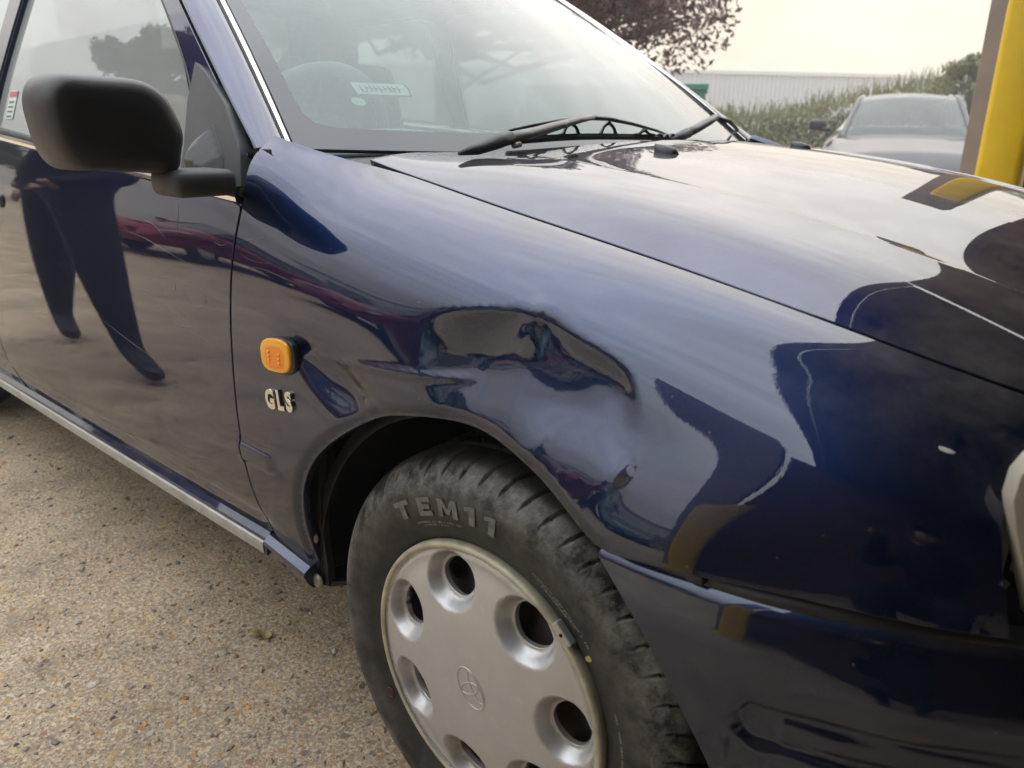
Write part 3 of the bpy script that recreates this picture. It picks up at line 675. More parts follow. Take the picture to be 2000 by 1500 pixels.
# ------------------------------------------------------------------ other parked cars (lofted shells with glass, lamps, wheels)
def loft_car(label, bodymat, loc, rz, group=None, L=4.6, Wd=0.92, H=1.44, hatch=True):
    """coupe-roofed car; x forward, origin on the ground at its middle"""
    t = thing('parked_car', loc, label, 'car', group, rz)
    h2 = L/2
    xs = np.linspace(-h2, h2, 61)
    hood = Spl([-2.3, -2.15, -1.7, -1.2, -.4, .4, .95, 1.4, 1.9, 2.15, 2.3], [.62, .86, .98, .98, .95, .93, .90, .84, .74, .66, .52])
    wid = Spl([-2.3, -2.1, -1.5, -.5, .6, 1.5, 1.95, 2.18, 2.3], [.60, .80, .90, .92, .92, .90, .82, .68, .45])
    s_ = L/4.6; V = []; F = []
    def sec(x):
        u = x/s_; w = float(wid(u))*Wd/.92; zt = float(hood(u))
        return [(x, -w*.90, .24), (x, -w*.985, .34), (x, -w, .52), (x, -w*.985, zt-.16), (x, -w*.93, zt-.05), (x, -w*.80, zt-.005), (x, -w*.4, zt+.025), (x, 0, zt+.035)]
    for x in xs:
        q = sec(x); V += q+[(a, -b, c) for a, b, c in q[-2::-1]]
    k = 15
    for i in range(len(xs)-1):
        for j in range(k-1): F.append((i*k+j, (i+1)*k+j, (i+1)*k+j+1, i*k+j+1))
    F.append(tuple(range(k))); F.append(tuple(range((len(xs)-1)*k, len(xs)*k))[::-1])
    o = link('body', mesh('body', V, F), bodymat, t)
    # roof shell and glass: side profile stations (x, z) with half width
    st = [(1.08, .885, .70), (.75, 1.06, .66), (.35, 1.26, .60), (.02, 1.38, .56), (-.4, H, .545), (-.95, 1.425, .545), (-1.4, 1.33, .55), (-1.75, 1.16, .58), (-2.0, .985, .62)]
    P = Spl(np.arange(9), np.array(st))(np.linspace(0, 8, 49)); P[:, 0] *= s_
    def strip(name, a, b, fr0, fr1, m_, lift=0.0, n=9):
        V = []; F = []
        for i in range(a, b+1):
            for j in range(n):
                q = fr0+(fr1-fr0)*j/(n-1); y = q*P[i, 2]; V.append((P[i, 0], y, P[i, 1]+.045*(1-q*q)-.02+lift))
        for i in range(b-a):
            for j in range(n-1): F.append((i*n+j, (i+1)*n+j, (i+1)*n+j+1, i*n+j+1))
        return link(name, mesh(name, V, F), m_, t)
    strip('windscreen', 0, 17, -.95, .95, 'car_glass'); strip('roof', 17, 36, -1, 1, bodymat, .002); strip('rear_window', 36, 46, -.93, .93, 'car_glass')
    for sgn in (-1, 1):
        # pillars and rails down both edges, then the side windows
        V, F = join_vf([tube_vf([(p[0], sgn*p[2]*.985, p[1]-.018) for p in P], .034, 8, True, .8)])
        link('roof_rail', mesh('roof_rail', V, F), bodymat, t)
        V = []; F = []
        for i in range(4, 44):
            zb = .955; V += [(P[i, 0], sgn*(P[i, 2]+.012), P[i, 1]-.03), (P[i, 0], sgn*(P[i, 2]+.012)*.4+sgn*.86*.6, zb)]
        for i in range(39): F.append((2*i, 2*i+1, 2*i+3, 2*i+2) if sgn < 0 else (2*i, 2*i+2, 2*i+3, 2*i+1))
        link('side_window', mesh('side_window', V, F), 'car_glass', t)
        # mirror
        bm = bmesh.new(); box_bm(bm, (.72*s_, sgn*1.0, 1.02), (.09, .20, .13), .04, 3); box_bm(bm, (.74*s_, sgn*.90, .97), (.06, .12, .05), .015)
        link('door_mirror', bm_mesh('door_mirror', bm, True), 'black_plastic', t)
        # headlight lens following the wing corner
        V = []; F = []
        for i in range(13):
            a = i/12; x = 1.62+.46*a; w = float(wid(x)); zt = float(hood(x)); hh = .075*math.sin(math.pi*min(1, .12+a*.88))+.012
            c = np.array((x*s_, sgn*(w*.965+.012), zt-.125)); V += [c+(0, 0, hh*.9), c+(0, sgn*.012, 0), c-(0, sgn*.0, hh)]
        for i in range(12):
            for j in range(2): F.append((i*3+j, i*3+j+1, i*3+j+4, i*3+j+3))
        link('headlight', mesh('headlight', V, F), 'chrome', t)
        for wx in (-1.38*s_, 1.38*s_):
            pr = [(0.0, .02), (.13, .02), (.20, .0), (.235, -.012), (.30, -.012), (.325, .02), (.325, .19), (.2, .2)]
            V, F = lathe_y(pr, 40); V = [(a, b if sgn < 0 else -b, c) for a, b, c in V]
            w_ = link('wheel', mesh('wheel', V, F), 'rubber_black', t, (wx, sgn*.865, .325))
            V, F = lathe_y([(0, -.004), (.06, -.008), (.20, .0), (.225, -.006)], 40); V = [(a, b if sgn < 0 else -b, c) for a, b, c in V]
            link('wheel_rim', mesh('wheel_rim', V, F), 'satin_silver', w_)
    box('number_plate', (h2*.985, 0, .42), (.03, .5, .1), 'clad_trim', t, bev=.004)
    box('cabin', (-.4*s_, 0, .75), (2.4*s_, 1.2, .5), 'cabin_dark', t, bev=.05)
    return t
x_, y_ = ray_pt(-15.1, 11.5)
loft_car('grey car with a curved roof parked facing this way by the hedge', 'silver_paint', (x_, y_, 0), R(-73), H=1.38)
loft_car('dark red car across the yard from the dented wing', 'maroon_paint', (-5.2, -6.3, 0), R(96), 'red cars on the near side of the yard')
loft_car('dark red car at the end of the near row by the copper tree', 'maroon_paint', (-9.2, -5.6, 0), R(80), 'red cars on the near side of the yard')
loft_car('teal car parked in the near row opposite the front wheel', 'teal_paint', (-2.4, -7.6, 0), R(88))

# ------------------------------------------------------------------ the blue car
CAR = thing('blue_car', (0, 0, 0), 'dark blue hatchback with dented front wing and silver wheel cover, filling the foreground', 'car')
PAINT = 'navy_paint'
ZG = Spl([-2.5, -1.9, -1.4, -.9, -.6, -.45, -.38, -.31, -.2, -.07, .155, .34, .5, .62, .75], [1.045, 1.02, .998, .972, .957, .945, .930, .912, .890, .866, .8275, .790, .750, .712, .655])
YO = Spl([-3, -.4, 0, .35, .45, .54, .63, .71, .76], [0, 0, 0, 0.001, .015, .05, .118, .225, .34])
TK = np.array([0, .10, .25, .37, .455, .525, .575, .612, .648, .705, .76])
CARD = Spl(TK, np.eye(len(TK)))
def side_controls(x):
    zg = ZG(x); w = sstep(-.22, -.44, x)[..., None]
    one = np.ones_like(zg); z3 = .60-.6*(.853-zg)
    fz = np.stack([.24*one, .335*one, .48*one, z3, zg-.165, zg-.098, zg-.056, zg-.031, zg-.014, zg, zg+.008], -1)
    rz = np.stack([.24*one, .335*one, .48*one, z3, zg-.185, zg-.12, zg-.075, zg-.042, zg-.02, zg, zg+.03], -1)
    fy = np.array([.03, -.006, -.034, -.036, -.031, -.020, .002, .030, .064, .12, .175])
    ry = np.array([.03, -.006, -.034, -.036, -.030, -.022, -.010, .004, .024, .055, .08])
    return fz*(1-w)+rz*w, fy*(1-w)+ry*w
ARCH = np.array([(-.338, .285), (-.334, .33), (-.331, .374), (-.326, .42), (-.315, .463), (-.28, .522), (-.205, .585), (-.142, .622), (-.067, .645), (-.001, .654), (.073, .647), (.127, .629), (.171, .610), (.208, .592)])
ARCHC = smooth_curve(ARCH, .01)
RIDGE = smooth_curve([(-.06, .770), (-.02, .777), (.03, .785), (.07, .792), (.088, .792), (.134, .775), (.18, .759), (.209, .738), (.2195, .713), (.2215, .695)], .006)
_ra, _rb = RIDGE[:-1], RIDGE[1:]
def ridge_u(x, z):
    """distance inside (below / left of) the crease line; negative outside"""
    P = np.stack([x, z], 1); best = np.full(len(P), 1e9); sg = np.ones(len(P))
    for a, b in zip(_ra, _rb):
        ab = b-a; t = np.clip(((P-a)@ab)/(ab@ab), 0, 1); d = P-(a+t[:, None]*ab); q = np.linalg.norm(d, axis=1)
        s = np.where(ab[0]*d[:, 1]-ab[1]*d[:, 0] < 0, 1.0, -1.0); k = q < best-1e-9; best = np.where(k, q, best); sg = np.where(k, s, sg)
    return best*sg
def dents(x, z):
    """inward push of the damaged wing, metres"""
    u = ridge_u(x, z)
    uu = np.sqrt(np.maximum(u, 0)**2+1e-9)
    prof = np.interp(uu, np.linspace(0, .2, 81), G_PROF)
    win = sstep(-.07, .035, x)*(1-sstep(.075, .225, x)*(1-sstep(.665, .755, z)))
    wig = 1.0+.06*np.sin(x*45+1.0)*gauss(x-.08, .08)
    D = DENT_A*prof*win*wig*(u > 0)
    # hollow swirl just over the arch, behind the crease
    c, s = math.cos(R(-24)), math.sin(R(-24)); a = (x+.195)*c+(z-.648)*s; b = -(x+.195)*s+(z-.648)*c
    D += .0135*gauss(a, .050)*gauss(b, .021)
    a = (x+.155)*c+(z-.632)*s; b = -(x+.155)*s+(z-.632)*c
    D -= .0035*gauss(a, .012)*gauss(b, .007)
    # wedge-shaped pull from the indicator down to the arch
    c, s = math.cos(R(-38)), math.sin(R(-38)); a = (x+.265)*c+(z-.668)*s; b = -(x+.265)*s+(z-.668)*c
    D += .0045*gauss(a, .045)*gauss(b, .013)
    # broad push over the front of the arch, leaves the lower edge leaning out
    zg_ = ZG(x); D += .020*gauss(x-.30, .105)*sstep(.59, .775, z)*(1-.9*sstep(zg_-.034, zg_-.002, z))
    D -= .007*gauss(x-.21, .085)*gauss(z-.595, .045)
    D -= .0100*gauss(x-.160, .048)*sstep(.705, .650, z)
    D -= .0110*gauss(x-.275, .065)*sstep(.72, .610, z)
    # small proud tear-shaped bump inside the right end
    c, s = math.cos(R(60)), math.sin(R(60)); a = (x-.206)*c+(z-.663)*s; b = -(x-.206)*s+(z-.663)*c
    D -= .0022*gauss(a, .017)*gauss(b, .0085)
    # the peak folds down in a short vertical pleat, and a crease runs back along the panel
    D -= .0035*gauss(x-.078-(z-.76)*.12, .010)*sstep(.725, .77, z)*sstep(.80, .785, z)
    zl = np.interp(x, [-.29, -.127, -.004, .06], [.674, .690, .701, .712])
    D -= .0016*gauss(z-zl, .0035)*sstep(-.29, -.25, x)*sstep(.03, -.02, x)
    D += .0035*gauss(x+.02, .06)*gauss(z-.735, .022)
    # ripples
    D += .0006*np.sin(x*30+z*20)*gauss(x-.0, .16)*gauss(z-.70, .05)
    return D
def _gp():
    t = np.linspace(0, .2, 81)
    s = Spl([0, .005, .017, .040, .060, .080, .106, .135, .165, .2], [0, .09, .46, .87, 1.0, .88, .52, .20, .04, 0])
    return s(t)
G_PROF = _gp(); DENT_A = .021
def side(P, dent=True):
    x, t = P[:, 0], P[:, 1]; B = CARD(t); cz, cy = side_controls(x)
    z = (B*cz).sum(-1); y = (B*cy).sum(-1)+YO(x)
    # pressed body moulding along the doors, rounded off on the wing
    end = sstep(-.358, -.385, x)
    hh = .014*np.sqrt(np.clip((-.352-x)/.03, 0, 1))
    band = sstep(.4925-hh-.004, .4925-hh+.002, z)*sstep(.4925+hh+.005, .4925+hh-.003, z)
    y = y-.0045*band*end
    # lower tuck of the door skins
    y = y+.004*sstep(.40, .37, z)*sstep(-.40, -.46, x)
    if dent:
        k = (x > -.42) & (x < .5); D = np.zeros_like(x); D[k] = dents(x[k], z[k]); y = y+D
    # rolled arch edge
    k = (x > -.40) & (x < .26) & (z < .70)
    if k.any():
        q = np.stack([x[k], z[k]], 1); d = dist_poly(q, ARCHC, False); y[k] = y[k]+.007*np.clip(1-d/.017, 0, 1)**1.6
    return np.stack([x, y, z], 1)
side_plain = lambda P: side(P, False)
_tt = np.linspace(0, .76, 400)
def t_of(x, z):
    cz, _ = side_controls(np.array([float(x)])); zz = (CARD(_tt)*cz[0]).sum(-1); zz = np.maximum.accumulate(zz)
    return float(np.interp(z, zz, _tt))
def xt(pts): return [(x, t_of(x, z)) for x, z in pts]
GAP = np.array([(-.440, .31), (-.435, .345), (-.447, .42), (-.453, .503), (-.451, .585), (-.446, .68), (-.432, .785), (-.420, .858), (-.428, .90), (-.434, .925)])
GAPC = smooth_curve(GAP, .02)
SEAM = [(.208, .592), (.30, .601), (.39, .607), (.45, .610), (.515, .613)]

# ---- front wing
def wing_poly():
    p = xt([(a+.0028, b) for a, b in GAPC if b > .343])
    p += [(-.434, .690), (-.432, .705), (-.40, .703), (-.36, .7015), (-.31, .7015)]
    p += [(x, .7025) for x in np.arange(-.29, .60, .03)]
    p += xt([(.60, .70), (.575, .735)])
    p += [(.55, t_of(.55, .735))]
    p += xt([(.52, .762), (.500, .757), (.488, .735), (.486, .715), (.491, .69), (.499, .66), (.507, .635), (.512, .6175)])
    p += xt([(a, b+.0045) for a, b in smooth_curve(SEAM, .03)[::-1]])
    p += xt([tuple(q) for q in ARCHC[::-1][1:] if q[1] > .318])
    p += xt([(-.336, .318), (-.385, .331), (-.428, .342)])
    return p
WP = wing_poly()
WING = panel('front_wing', WP, side, .0052, PAINT, CAR, .012, bstep=.006)
WING['label'] = 'dented and creased right front wing over the wheel'
panel('front_wing', WP, side_plain, .02, PAINT, CAR, .012, mirror=True, bstep=.012)

# ---- glasshouse plane and doors
def gh(P, inset=0.0, sag=0.02):
    x, z = P[:, 0], P[:, 1]; q = z-.915
    y = .018+.36*q+.12*q*q*1.0+inset
    return np.stack([x, y, z], 1)
def belt(x): return .858+.0714*(-.42-x)
DOOR_R = -1.575
def door(mirror=False):
    fr = [(a-.0030, b) for a, b in GAPC if .340 < b < .852]
    top = [(x, belt(x)-.004) for x in np.linspace(-.424, DOOR_R+.004, 24)]
    rear = [(DOOR_R+.004, z) for z in (.85, .75, .62, .50, .42, .38)]+[(DOOR_R+.012, .35), (DOOR_R+.035, .333), (DOOR_R+.07, .324)]
    bot = [(x, .3345+.011*(x+.45)) for x in np.linspace(-1.44, -.46, 12)]
    poly = xt(fr+top+rear+bot)
    d = panel('front_door', poly, side_plain, .016, PAINT, CAR, .014, mirror=mirror, bstep=.012)
    poly = xt([(DOOR_R-.004, z) for z in (.313, .5, .75)]+[(x, belt(x)-.004) for x in np.linspace(DOOR_R-.004, -2.25, 14)]+[(-2.27, .85), (-2.22, .72), (-2.16, .60), (-2.18, .5), (-2.22, .40), (-2.235, .313)])
    d2 = panel('rear_door', poly, side_plain, .03, PAINT, CAR, .014, mirror=mirror, bstep=.03)
    arc = [(-2.58+.36*math.cos(a), .295+.36*math.sin(a)) for a in np.linspace(R(20), R(175), 30)]
    poly = xt([(-2.275, .86), (-2.28, belt(-2.25)-.004)]+[(x, min(belt(x), 1.0)-.004) for x in np.linspace(-2.4, -3.35, 8)]+[(-3.42, .80), (-3.42, .45), (-3.3, .33), (-2.96, .32)]+arc[::-1]+[(-2.19, .52), (-2.165, .60), (-2.225, .72)])
    panel('rear_wing', poly, side_plain, .04, PAINT, CAR, .014, mirror=mirror, bstep=.03)
    return d
DOOR = door(); door(True)
for mir in (False, True):
    # handle flap with its recess
    for x in (-1.42, -2.12):
        bm = bmesh.new(); box_bm(bm, (x, -.030, .80+(.02 if x < -2 else 0)), (.16, .022, .030), .009, 3)
        o = link('door_handle', bm_mesh('door_handle', bm, True), 'black_plastic', DOOR if not mir else CAR)
        if mir:
            for v in o.data.vertices: v.co.y = 2*YC-v.co.y
            o.data.flip_normals()
def mirrored(o, parent=None):
    me = o.data.copy()
    for v in me.vertices: v.co.y = 2*YC-v.co.y
    me.flip_normals(); c = bpy.data.objects.new(o.name.split('.')[0], me); COL.objects.link(c); c.parent = parent or o.parent
    return c
# belt trim: bright strip, blackened rubber under it
def belt_strip(name, m, z0, z1, out, x0=-.428, x1=-2.24):
    V = []; F = []
    xs = np.linspace(x0, x1, 60)
    for x in xs:
        zb = belt(x)
        yb = min(side_plain(np.array([[x, t_of(x, zb)]]))[0, 1], gh(np.array([[x, zb]]))[0, 1])
        V += [(x, yb+.012, zb+z0), (x, yb-out, zb+z0), (x, yb-out-.001, (zb+(z0+z1)/2)), (x, yb-out+.001, zb+z1), (x, yb+.014, zb+z1)]
    for i in range(len(xs)-1):
        for j in range(4): F.append((i*5+j, i*5+j+1, i*5+j+6, i*5+j+5))
    F += [(0, 1, 2, 3, 4)]
    o = link(name, mesh(name, V, F, False), m, CAR); mirrored(o); return o
belt_strip('belt_trim', 'chrome', -.001, .011, .004)
belt_strip('belt_seal', 'rubber_black', .0115, .019, .0015)

# window openings on the glasshouse plane
def gpoly(p): return p
FRONT_WIN = [(-.60, belt(-.60)+.012)]+[(-.635, .985), (-.70, 1.055), (-.83, 1.155), (-.95, 1.235), (-1.04, 1.283), (-1.10, 1.297), (-1.25, 1.308), (-1.46, 1.312), (-1.515, 1.30), (-1.535, 1.25), (-1.56, 1.05), (-1.575+.01, belt(-1.57)+.012)]
REAR_WIN = [(-1.655, belt(-1.655)+.012), (-1.645, 1.05), (-1.625, 1.25), (-1.60, 1.30), (-1.66, 1.313), (-1.95, 1.305), (-2.12, 1.27), (-2.27, 1.15), (-2.36, 1.04), (-2.40, belt(-2.40)+.012)]
FRAME = [(-.446, belt(-.446)+.008), (-.449, .918), (-.53, .983), (-.767, 1.148), (-.90, 1.238), (-1.01, 1.303), (-1.08, 1.330), (-1.20, 1.345), (-1.50, 1.350), (-1.95, 1.345), (-2.15, 1.31), (-2.36, 1.16), (-2.52, 1.03), (-2.55, belt(-2.55)+.008)]
bp_ = [(x, belt(x)+.0125) for x in np.linspace(-2.50, -.46, 20)]
fr_o = panel('window_frame', FRAME[:-1]+bp_, gh, .03, PAINT, CAR, .016, holes=[FRONT_WIN[::-1], REAR_WIN[::-1]], bstep=.012, sgn=1)
panel('window_frame', FRAME[:-1]+bp_, gh, .04, PAINT, CAR, .016, holes=[FRONT_WIN[::-1], REAR_WIN[::-1]], bstep=.02, mirror=True)
ghi = lambda P: gh(P, .010)
def grow(p, k):
    p = np.array(p); c = p.mean(0); return [tuple(q+(q-c)/np.linalg.norm(q-c)*k) for q in p]
for mir in (False, True):
    panel('side_window', grow(FRONT_WIN, .012), ghi, .05, 'side_glass', CAR, 0, mirror=mir, bstep=.03)
    panel('side_window', grow(REAR_WIN, .012), ghi, .05, 'side_glass', CAR, 0, mirror=mir, bstep=.03)
    # black central pillar cover
    panel('pillar_cover', [(-1.568, belt(-1.568)+.018), (-1.565, 1.05), (-1.54, 1.25), (-1.525, 1.305), (-1.592, 1.305), (-1.62, 1.25), (-1.64, 1.05), (-1.652, belt(-1.65)+.018)], lambda P: gh(P, -.004), .03, 'frit_black', CAR, .003, mirror=mir)
# rubber run inside the front window
def run_seal():
    pts = [tuple(gh(np.array([q]), .004)[0]) for q in smooth_curve(FRONT_WIN[:8], .02)]
    o = tube('window_seal', pts, .0045, 'rubber_black', CAR, 8); mirrored(o)
run_seal()

# ---- windscreen, its black border, bright side trims, pillars, roof
def ws_edge(v, dy=0.0):
    B = np.array((-.445, .088, .925)); T = np.array((-1.03, .255, 1.338)); return B+(T-B)*v
def screen(P, lift=0.0):
    u, v = P[:, 0], P[:, 1]; k = 1-np.abs(2*u-1)**2.0
    bx = -.445+.115*k; bz = .925-.012*k; by = .088+(2*(YC-.088))*u
    tx = -1.03+.06*k; tz = 1.338+.045*k; ty = .255+(2*(YC-.255))*u
    q = 4*v*(1-v)*.016
    return np.stack([bx+(tx-bx)*v+q*.5, by+(ty-by)*v, bz+(tz-bz)*v+q*.8], 1)
rc = lambda pts: [tuple(q) for q in smooth_curve(pts, .03)]
inner = [(.052, .066), (.10, .062), (.30, .058), (.5, .056), (.70, .058), (.90, .062), (.948, .066), (.966, .078), (.973, .105), (.975, .16), (.977, .5), (.977, .9), (.965, .94), (.5, .95), (.035, .94), (.023, .9), (.023, .5), (.025, .16), (.027, .105), (.034, .078)]
outer = [(0.004, 0.0), (.996, 0.0), (.996, 1.0), (0.004, 1.0)]
panel('windscreen', inner, screen, .03, 'screen_glass', CAR, 0, bstep=.02)
BORD = panel('screen_border', outer, screen, .03, 'frit_black', CAR, .006, holes=[inner[::-1]], bstep=.02)
def sweep(name, cols, m, parent=None, mir=True, flat=False):
    """ruled strip through a list of curves, each an array of 3D points"""
    k = len(cols[0]); V = [p for c in cols for p in c]; F = []
    for i in range(len(cols)-1):
        for j in range(k-1): F.append((i*k+j, i*k+j+1, (i+1)*k+j+1, (i+1)*k+j))
    o = link(name, mesh(name, V, F, not flat), m, parent or CAR)
    if mir: mirrored(o)
    return o
vv = np.linspace(-.0, 1.0, 30)
edge = screen(np.stack([np.full(30, .002), vv], 1))
c0 = np.array([gh(np.array([[np.interp(v, [0, .17, .62, 1], [-.4345, -.522, -.762, -1.005]), np.interp(v, [0, .17, .62, 1], [.9245, .984, 1.150, 1.302])]]))[0] for v in vv])
def mixc(a, b, k, out): return a*(1-k)+b*k+np.array(out)
o1 = np.array((.55, -.62, .45))
pil = [c0+np.array((0, .012, -.004)), c0+np.array((.003, 0.0, .002))]
for k, b in ((.12, .0045), (.25, .0085), (.4, .0105), (.55, .0105), (.7, .009), (.80, .007)): pil.append(mixc(c0, edge, k, o1*b))
pil.append(mixc(c0, edge, .812, o1*.001))
PIL = sweep('windscreen_pillar', pil, PAINT)
ruf = [mixc(c0, edge, k, o1*b) for k, b in ((.812, .000), (.82, .006), (.86, .0065), (.875, .002))]
sweep('pillar_seal', ruf, 'rubber_black')
tri = [mixc(c0, edge, k, o1*b) for k, b in ((.875, .002), (.885, .0085), (.93, .0095), (.985, .0075), (1.0, .0005))]
sweep('screen_trim', tri, 'chrome')
# seam cap between pillar foot and wing
# roof
def roof(P):
    u, v = P[:, 0], P[:, 1]; k = 1-np.abs(2*u-1)**2.4; x0 = -1.03+.06*k; x = x0+(-2.2-x0)*v
    edge_y = .232-.02*v; y = edge_y+2*(YC-edge_y)*u; z = 1.352+.045*k+.045*np.sin(np.pi*np.clip(v*.8+.05, 0, 1))*(.3+.7*k)-.03
    return np.stack([x, y, z], 1)
panel('roof', [(0, 0.003), (1, 0.003), (1, 1), (0, 1)], roof, .05, PAINT, CAR, .02, bstep=.05)
rail = [np.array([(x, .165+.0*x, 1.335), ]) for x in (0,)]
rx = np.linspace(-1.0, -2.3, 30)
fz_ = np.interp(rx, [-2.36, -2.15, -1.95, -1.5, -1.2, -1.08, -1.0], [1.165, 1.312, 1.347, 1.352, 1.347, 1.332, 1.300])
ga = np.array([gh(np.array([[x, z]]))[0] for x, z in zip(rx, fz_)]); gb = np.stack([rx-.02, np.full(30, .245), fz_+.03], 1)
sweep('roof_rail', [ga, ga*.6+gb*.4+np.array((0, -.010, .010)), gb], PAINT)
# rear pillar between the back window and the rear screen
for mir in (False, True):
    panel('rear_pillar', [(-2.155, 1.318), (-2.365, 1.164), (-2.525, 1.032), (-2.555, 1.000), (-2.96, 1.000), (-2.90, 1.045), (-2.60, 1.215), (-2.36, 1.340), (-2.20, 1.362)], gh, .06, PAINT, CAR, .03, mirror=mir)
ry = np.linspace(0, 1, 12)
sweep('rear_pillar_edge', [np.array([gh(np.array([[-2.20-.74*v, 1.362-.342*v]]))[0] for v in ry]), np.array([(-2.21-.72*v, .235-.03*v, 1.366-.34*v) for v in ry])], PAINT)
# rear screen, tailgate, rear bumper
def rearscr(P):
    u, v = P[:, 0], P[:, 1]; y0 = .22; return np.stack([-2.2-.72*v-.06*(1-(2*u-1)**2), y0-.03*v+2*(YC-y0+.03*v)*u, 1.36+.02*(1-(2*u-1)**2)-.34*v], 1)
panel('rear_screen', [(0.02, 0), (.98, 0), (.98, 1), (.02, 1)], rearscr, .08, 'side_glass', CAR, 0, sgn=-1)
V = []; F = []
for i, (x, z, yi) in enumerate(((-2.92, 1.02, .05), (-3.3, .99, .03), (-3.42, .93, .03), (-3.45, .62, .0), (-3.50, .55, -.01), (-3.50, .34, .0), (-3.40, .27, .05))):
    for y in np.linspace(yi, 2*YC-yi, 11): V.append((x-.06*(1-((y-YC)/YC)**2) if i > 1 else x, y, z+.02*(1-((y-YC)/YC)**2)))
for i in range(6):
    for j in range(10): F.append((i*11+j, i*11+j+1, (i+1)*11+j+1, (i+1)*11+j))
link('tailgate', mesh('tailgate', V, F), PAINT, CAR)
for y in (.12, 1.52): box('tail_lamp', (-3.47, y, .78), (.05, .22, .16), 'maroon_paint', CAR, bev=.015)

# ---- bonnet
ZKO = Spl([-.45, -.22, -.09, .05, .17, .29, .38, .44, .52, .62, .72], [.925, .918, .9065, .889, .869, .843, .819, .800, .772, .728, .670])
KY = [.06, .12, .20, .325, .55, .82, 1.09, 1.315, 1.44, 1.52, 1.58]
KC = Spl(KY, np.eye(11))
def hood(P):
    x, y = P[:, 0], P[:, 1]; yo = YO(x); a = np.abs(y-YC); sgn = np.where(y < YC, 1.0, -1.0)
    yp = y-sgn*yo*np.clip(a/.70, 0, 1)
    zg, zk = ZG(np.maximum(x, -.31)), ZKO(x); zg = np.where(x < -.31, .912+(.31+x)*-.10, zg)
    of = np.interp(x, [-.4, -.1, .3], [.010, .014, .018]); oc = np.interp(x, [-.4, -.1, .3], [.014, .021, .026])
    zq = zg*.42+zk*.58+.003
    c = np.stack([zg-.018, zg, zq, zk, zk+of, zk+oc, zk+of, zk, zq, zg, zg-.018], 1)
    z = (KC(yp)*c).sum(1)
    b = np.abs(yp-YC); d = .495-b
    z = z+(.0030*np.exp(-np.sqrt(d*d+4e-6)/.035)-.0022*sstep(-.002, .010, d)+.0012*np.clip(d, 0, .3)/.3)*sstep(-.20, -.10, x)
    z = z-.10*np.clip(x-.60, 0, 1)**2*8
    return np.stack([x, y, z], 1)
def hood_poly():
    near = [(x, .12+float(YO(x))+.0032) for x in np.linspace(-.312, .60, 26)]
    front = [(.665, .30), (.715, .55), (.73, .82), (.715, 1.09), (.665, 1.34)]
    far = [(x, 2*YC-y) for x, y in near[::-1]]
    rear = [(-.308, 1.44), (-.270, 1.30), (-.230, 1.10), (-.214, .82), (-.230, .54), (-.270, .34), (-.308, .20)]
    return near+front+far+rear
BON = panel('bonnet', hood_poly(), hood, .008, PAINT, CAR, .014, bstep=.012)
# washer jets: small black tear-shaped domes
for y in (.545, 1.095):
    V = []; F = []; z0 = float(hood(np.array([[-.1, y]]))[0, 2])
    for i in range(9):
        a = i/8; x = -.122+.046*a; w = .013*math.sqrt(max(0, 1-(2*a-1)**2))*(1-.25*(a))+.0004; hgt = .0135*math.sqrt(max(0, 1-(1.35*a-.45)**2)) if a < .98 else .001
        for k in range(9):
            t = math.pi*k/8; V.append((x, y-w*math.cos(t), z0-.002-(x+.1)*.13+hgt*math.sin(t)))
    for i in range(8):
        for k in range(8): F.append((i*9+k, i*9+k+1, (i+1)*9+k+1, (i+1)*9+k))
    link('washer_jet', mesh('washer_jet', V, F), 'black_plastic', BON)
# scuttle panel under the wipers and dark cavity below
def cowl(P):
    u, v = P[:, 0], P[:, 1]; k = 1-np.abs(2*u-1)**2.2
    y = .10+1.44*u; x0 = -.30+.095*k; x1 = -.475+.125*k; x = x0+(x1-x0)*v; z = .902+.010*k+.008*v+.09*np.minimum(v, 0)
    return np.stack([x, y, z], 1)
CW = panel('scuttle_panel', [(0, -.35), (1, -.35), (1, 1.15), (0, 1.15)], cowl, .03, 'dark_plastic', CAR, .006, sgn=1)
# inner structure, black to paint shade into gaps: engine bay block, inner wings, floor
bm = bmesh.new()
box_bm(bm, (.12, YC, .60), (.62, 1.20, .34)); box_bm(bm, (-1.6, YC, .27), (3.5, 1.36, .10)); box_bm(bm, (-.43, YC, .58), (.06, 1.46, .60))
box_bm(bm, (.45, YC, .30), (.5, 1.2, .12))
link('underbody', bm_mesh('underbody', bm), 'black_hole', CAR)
inn = [(a+ (.0), b) for a, b in GAPC]
sweep('door_gap_shade', [np.array([(a-.03, .022+max(0, (b-.85)*.1), b) for a, b in GAPC]), np.array([(a+.03, .022+max(0, (b-.85)*.1), b) for a, b in GAPC])], 'black_hole')  # black sheet standing in for the shade behind the door gap
hg = np.linspace(-.33, .6, 40)
sweep('bonnet_gap_shade', [np.array([(x, .10+float(YO(x)), float(ZG(x))-.022) for x in hg]), np.array([(x, .15+float(YO(x)), float(ZG(x))-.020) for x in hg])], 'black_hole')  # black strip painting the shade below the bonnet edge

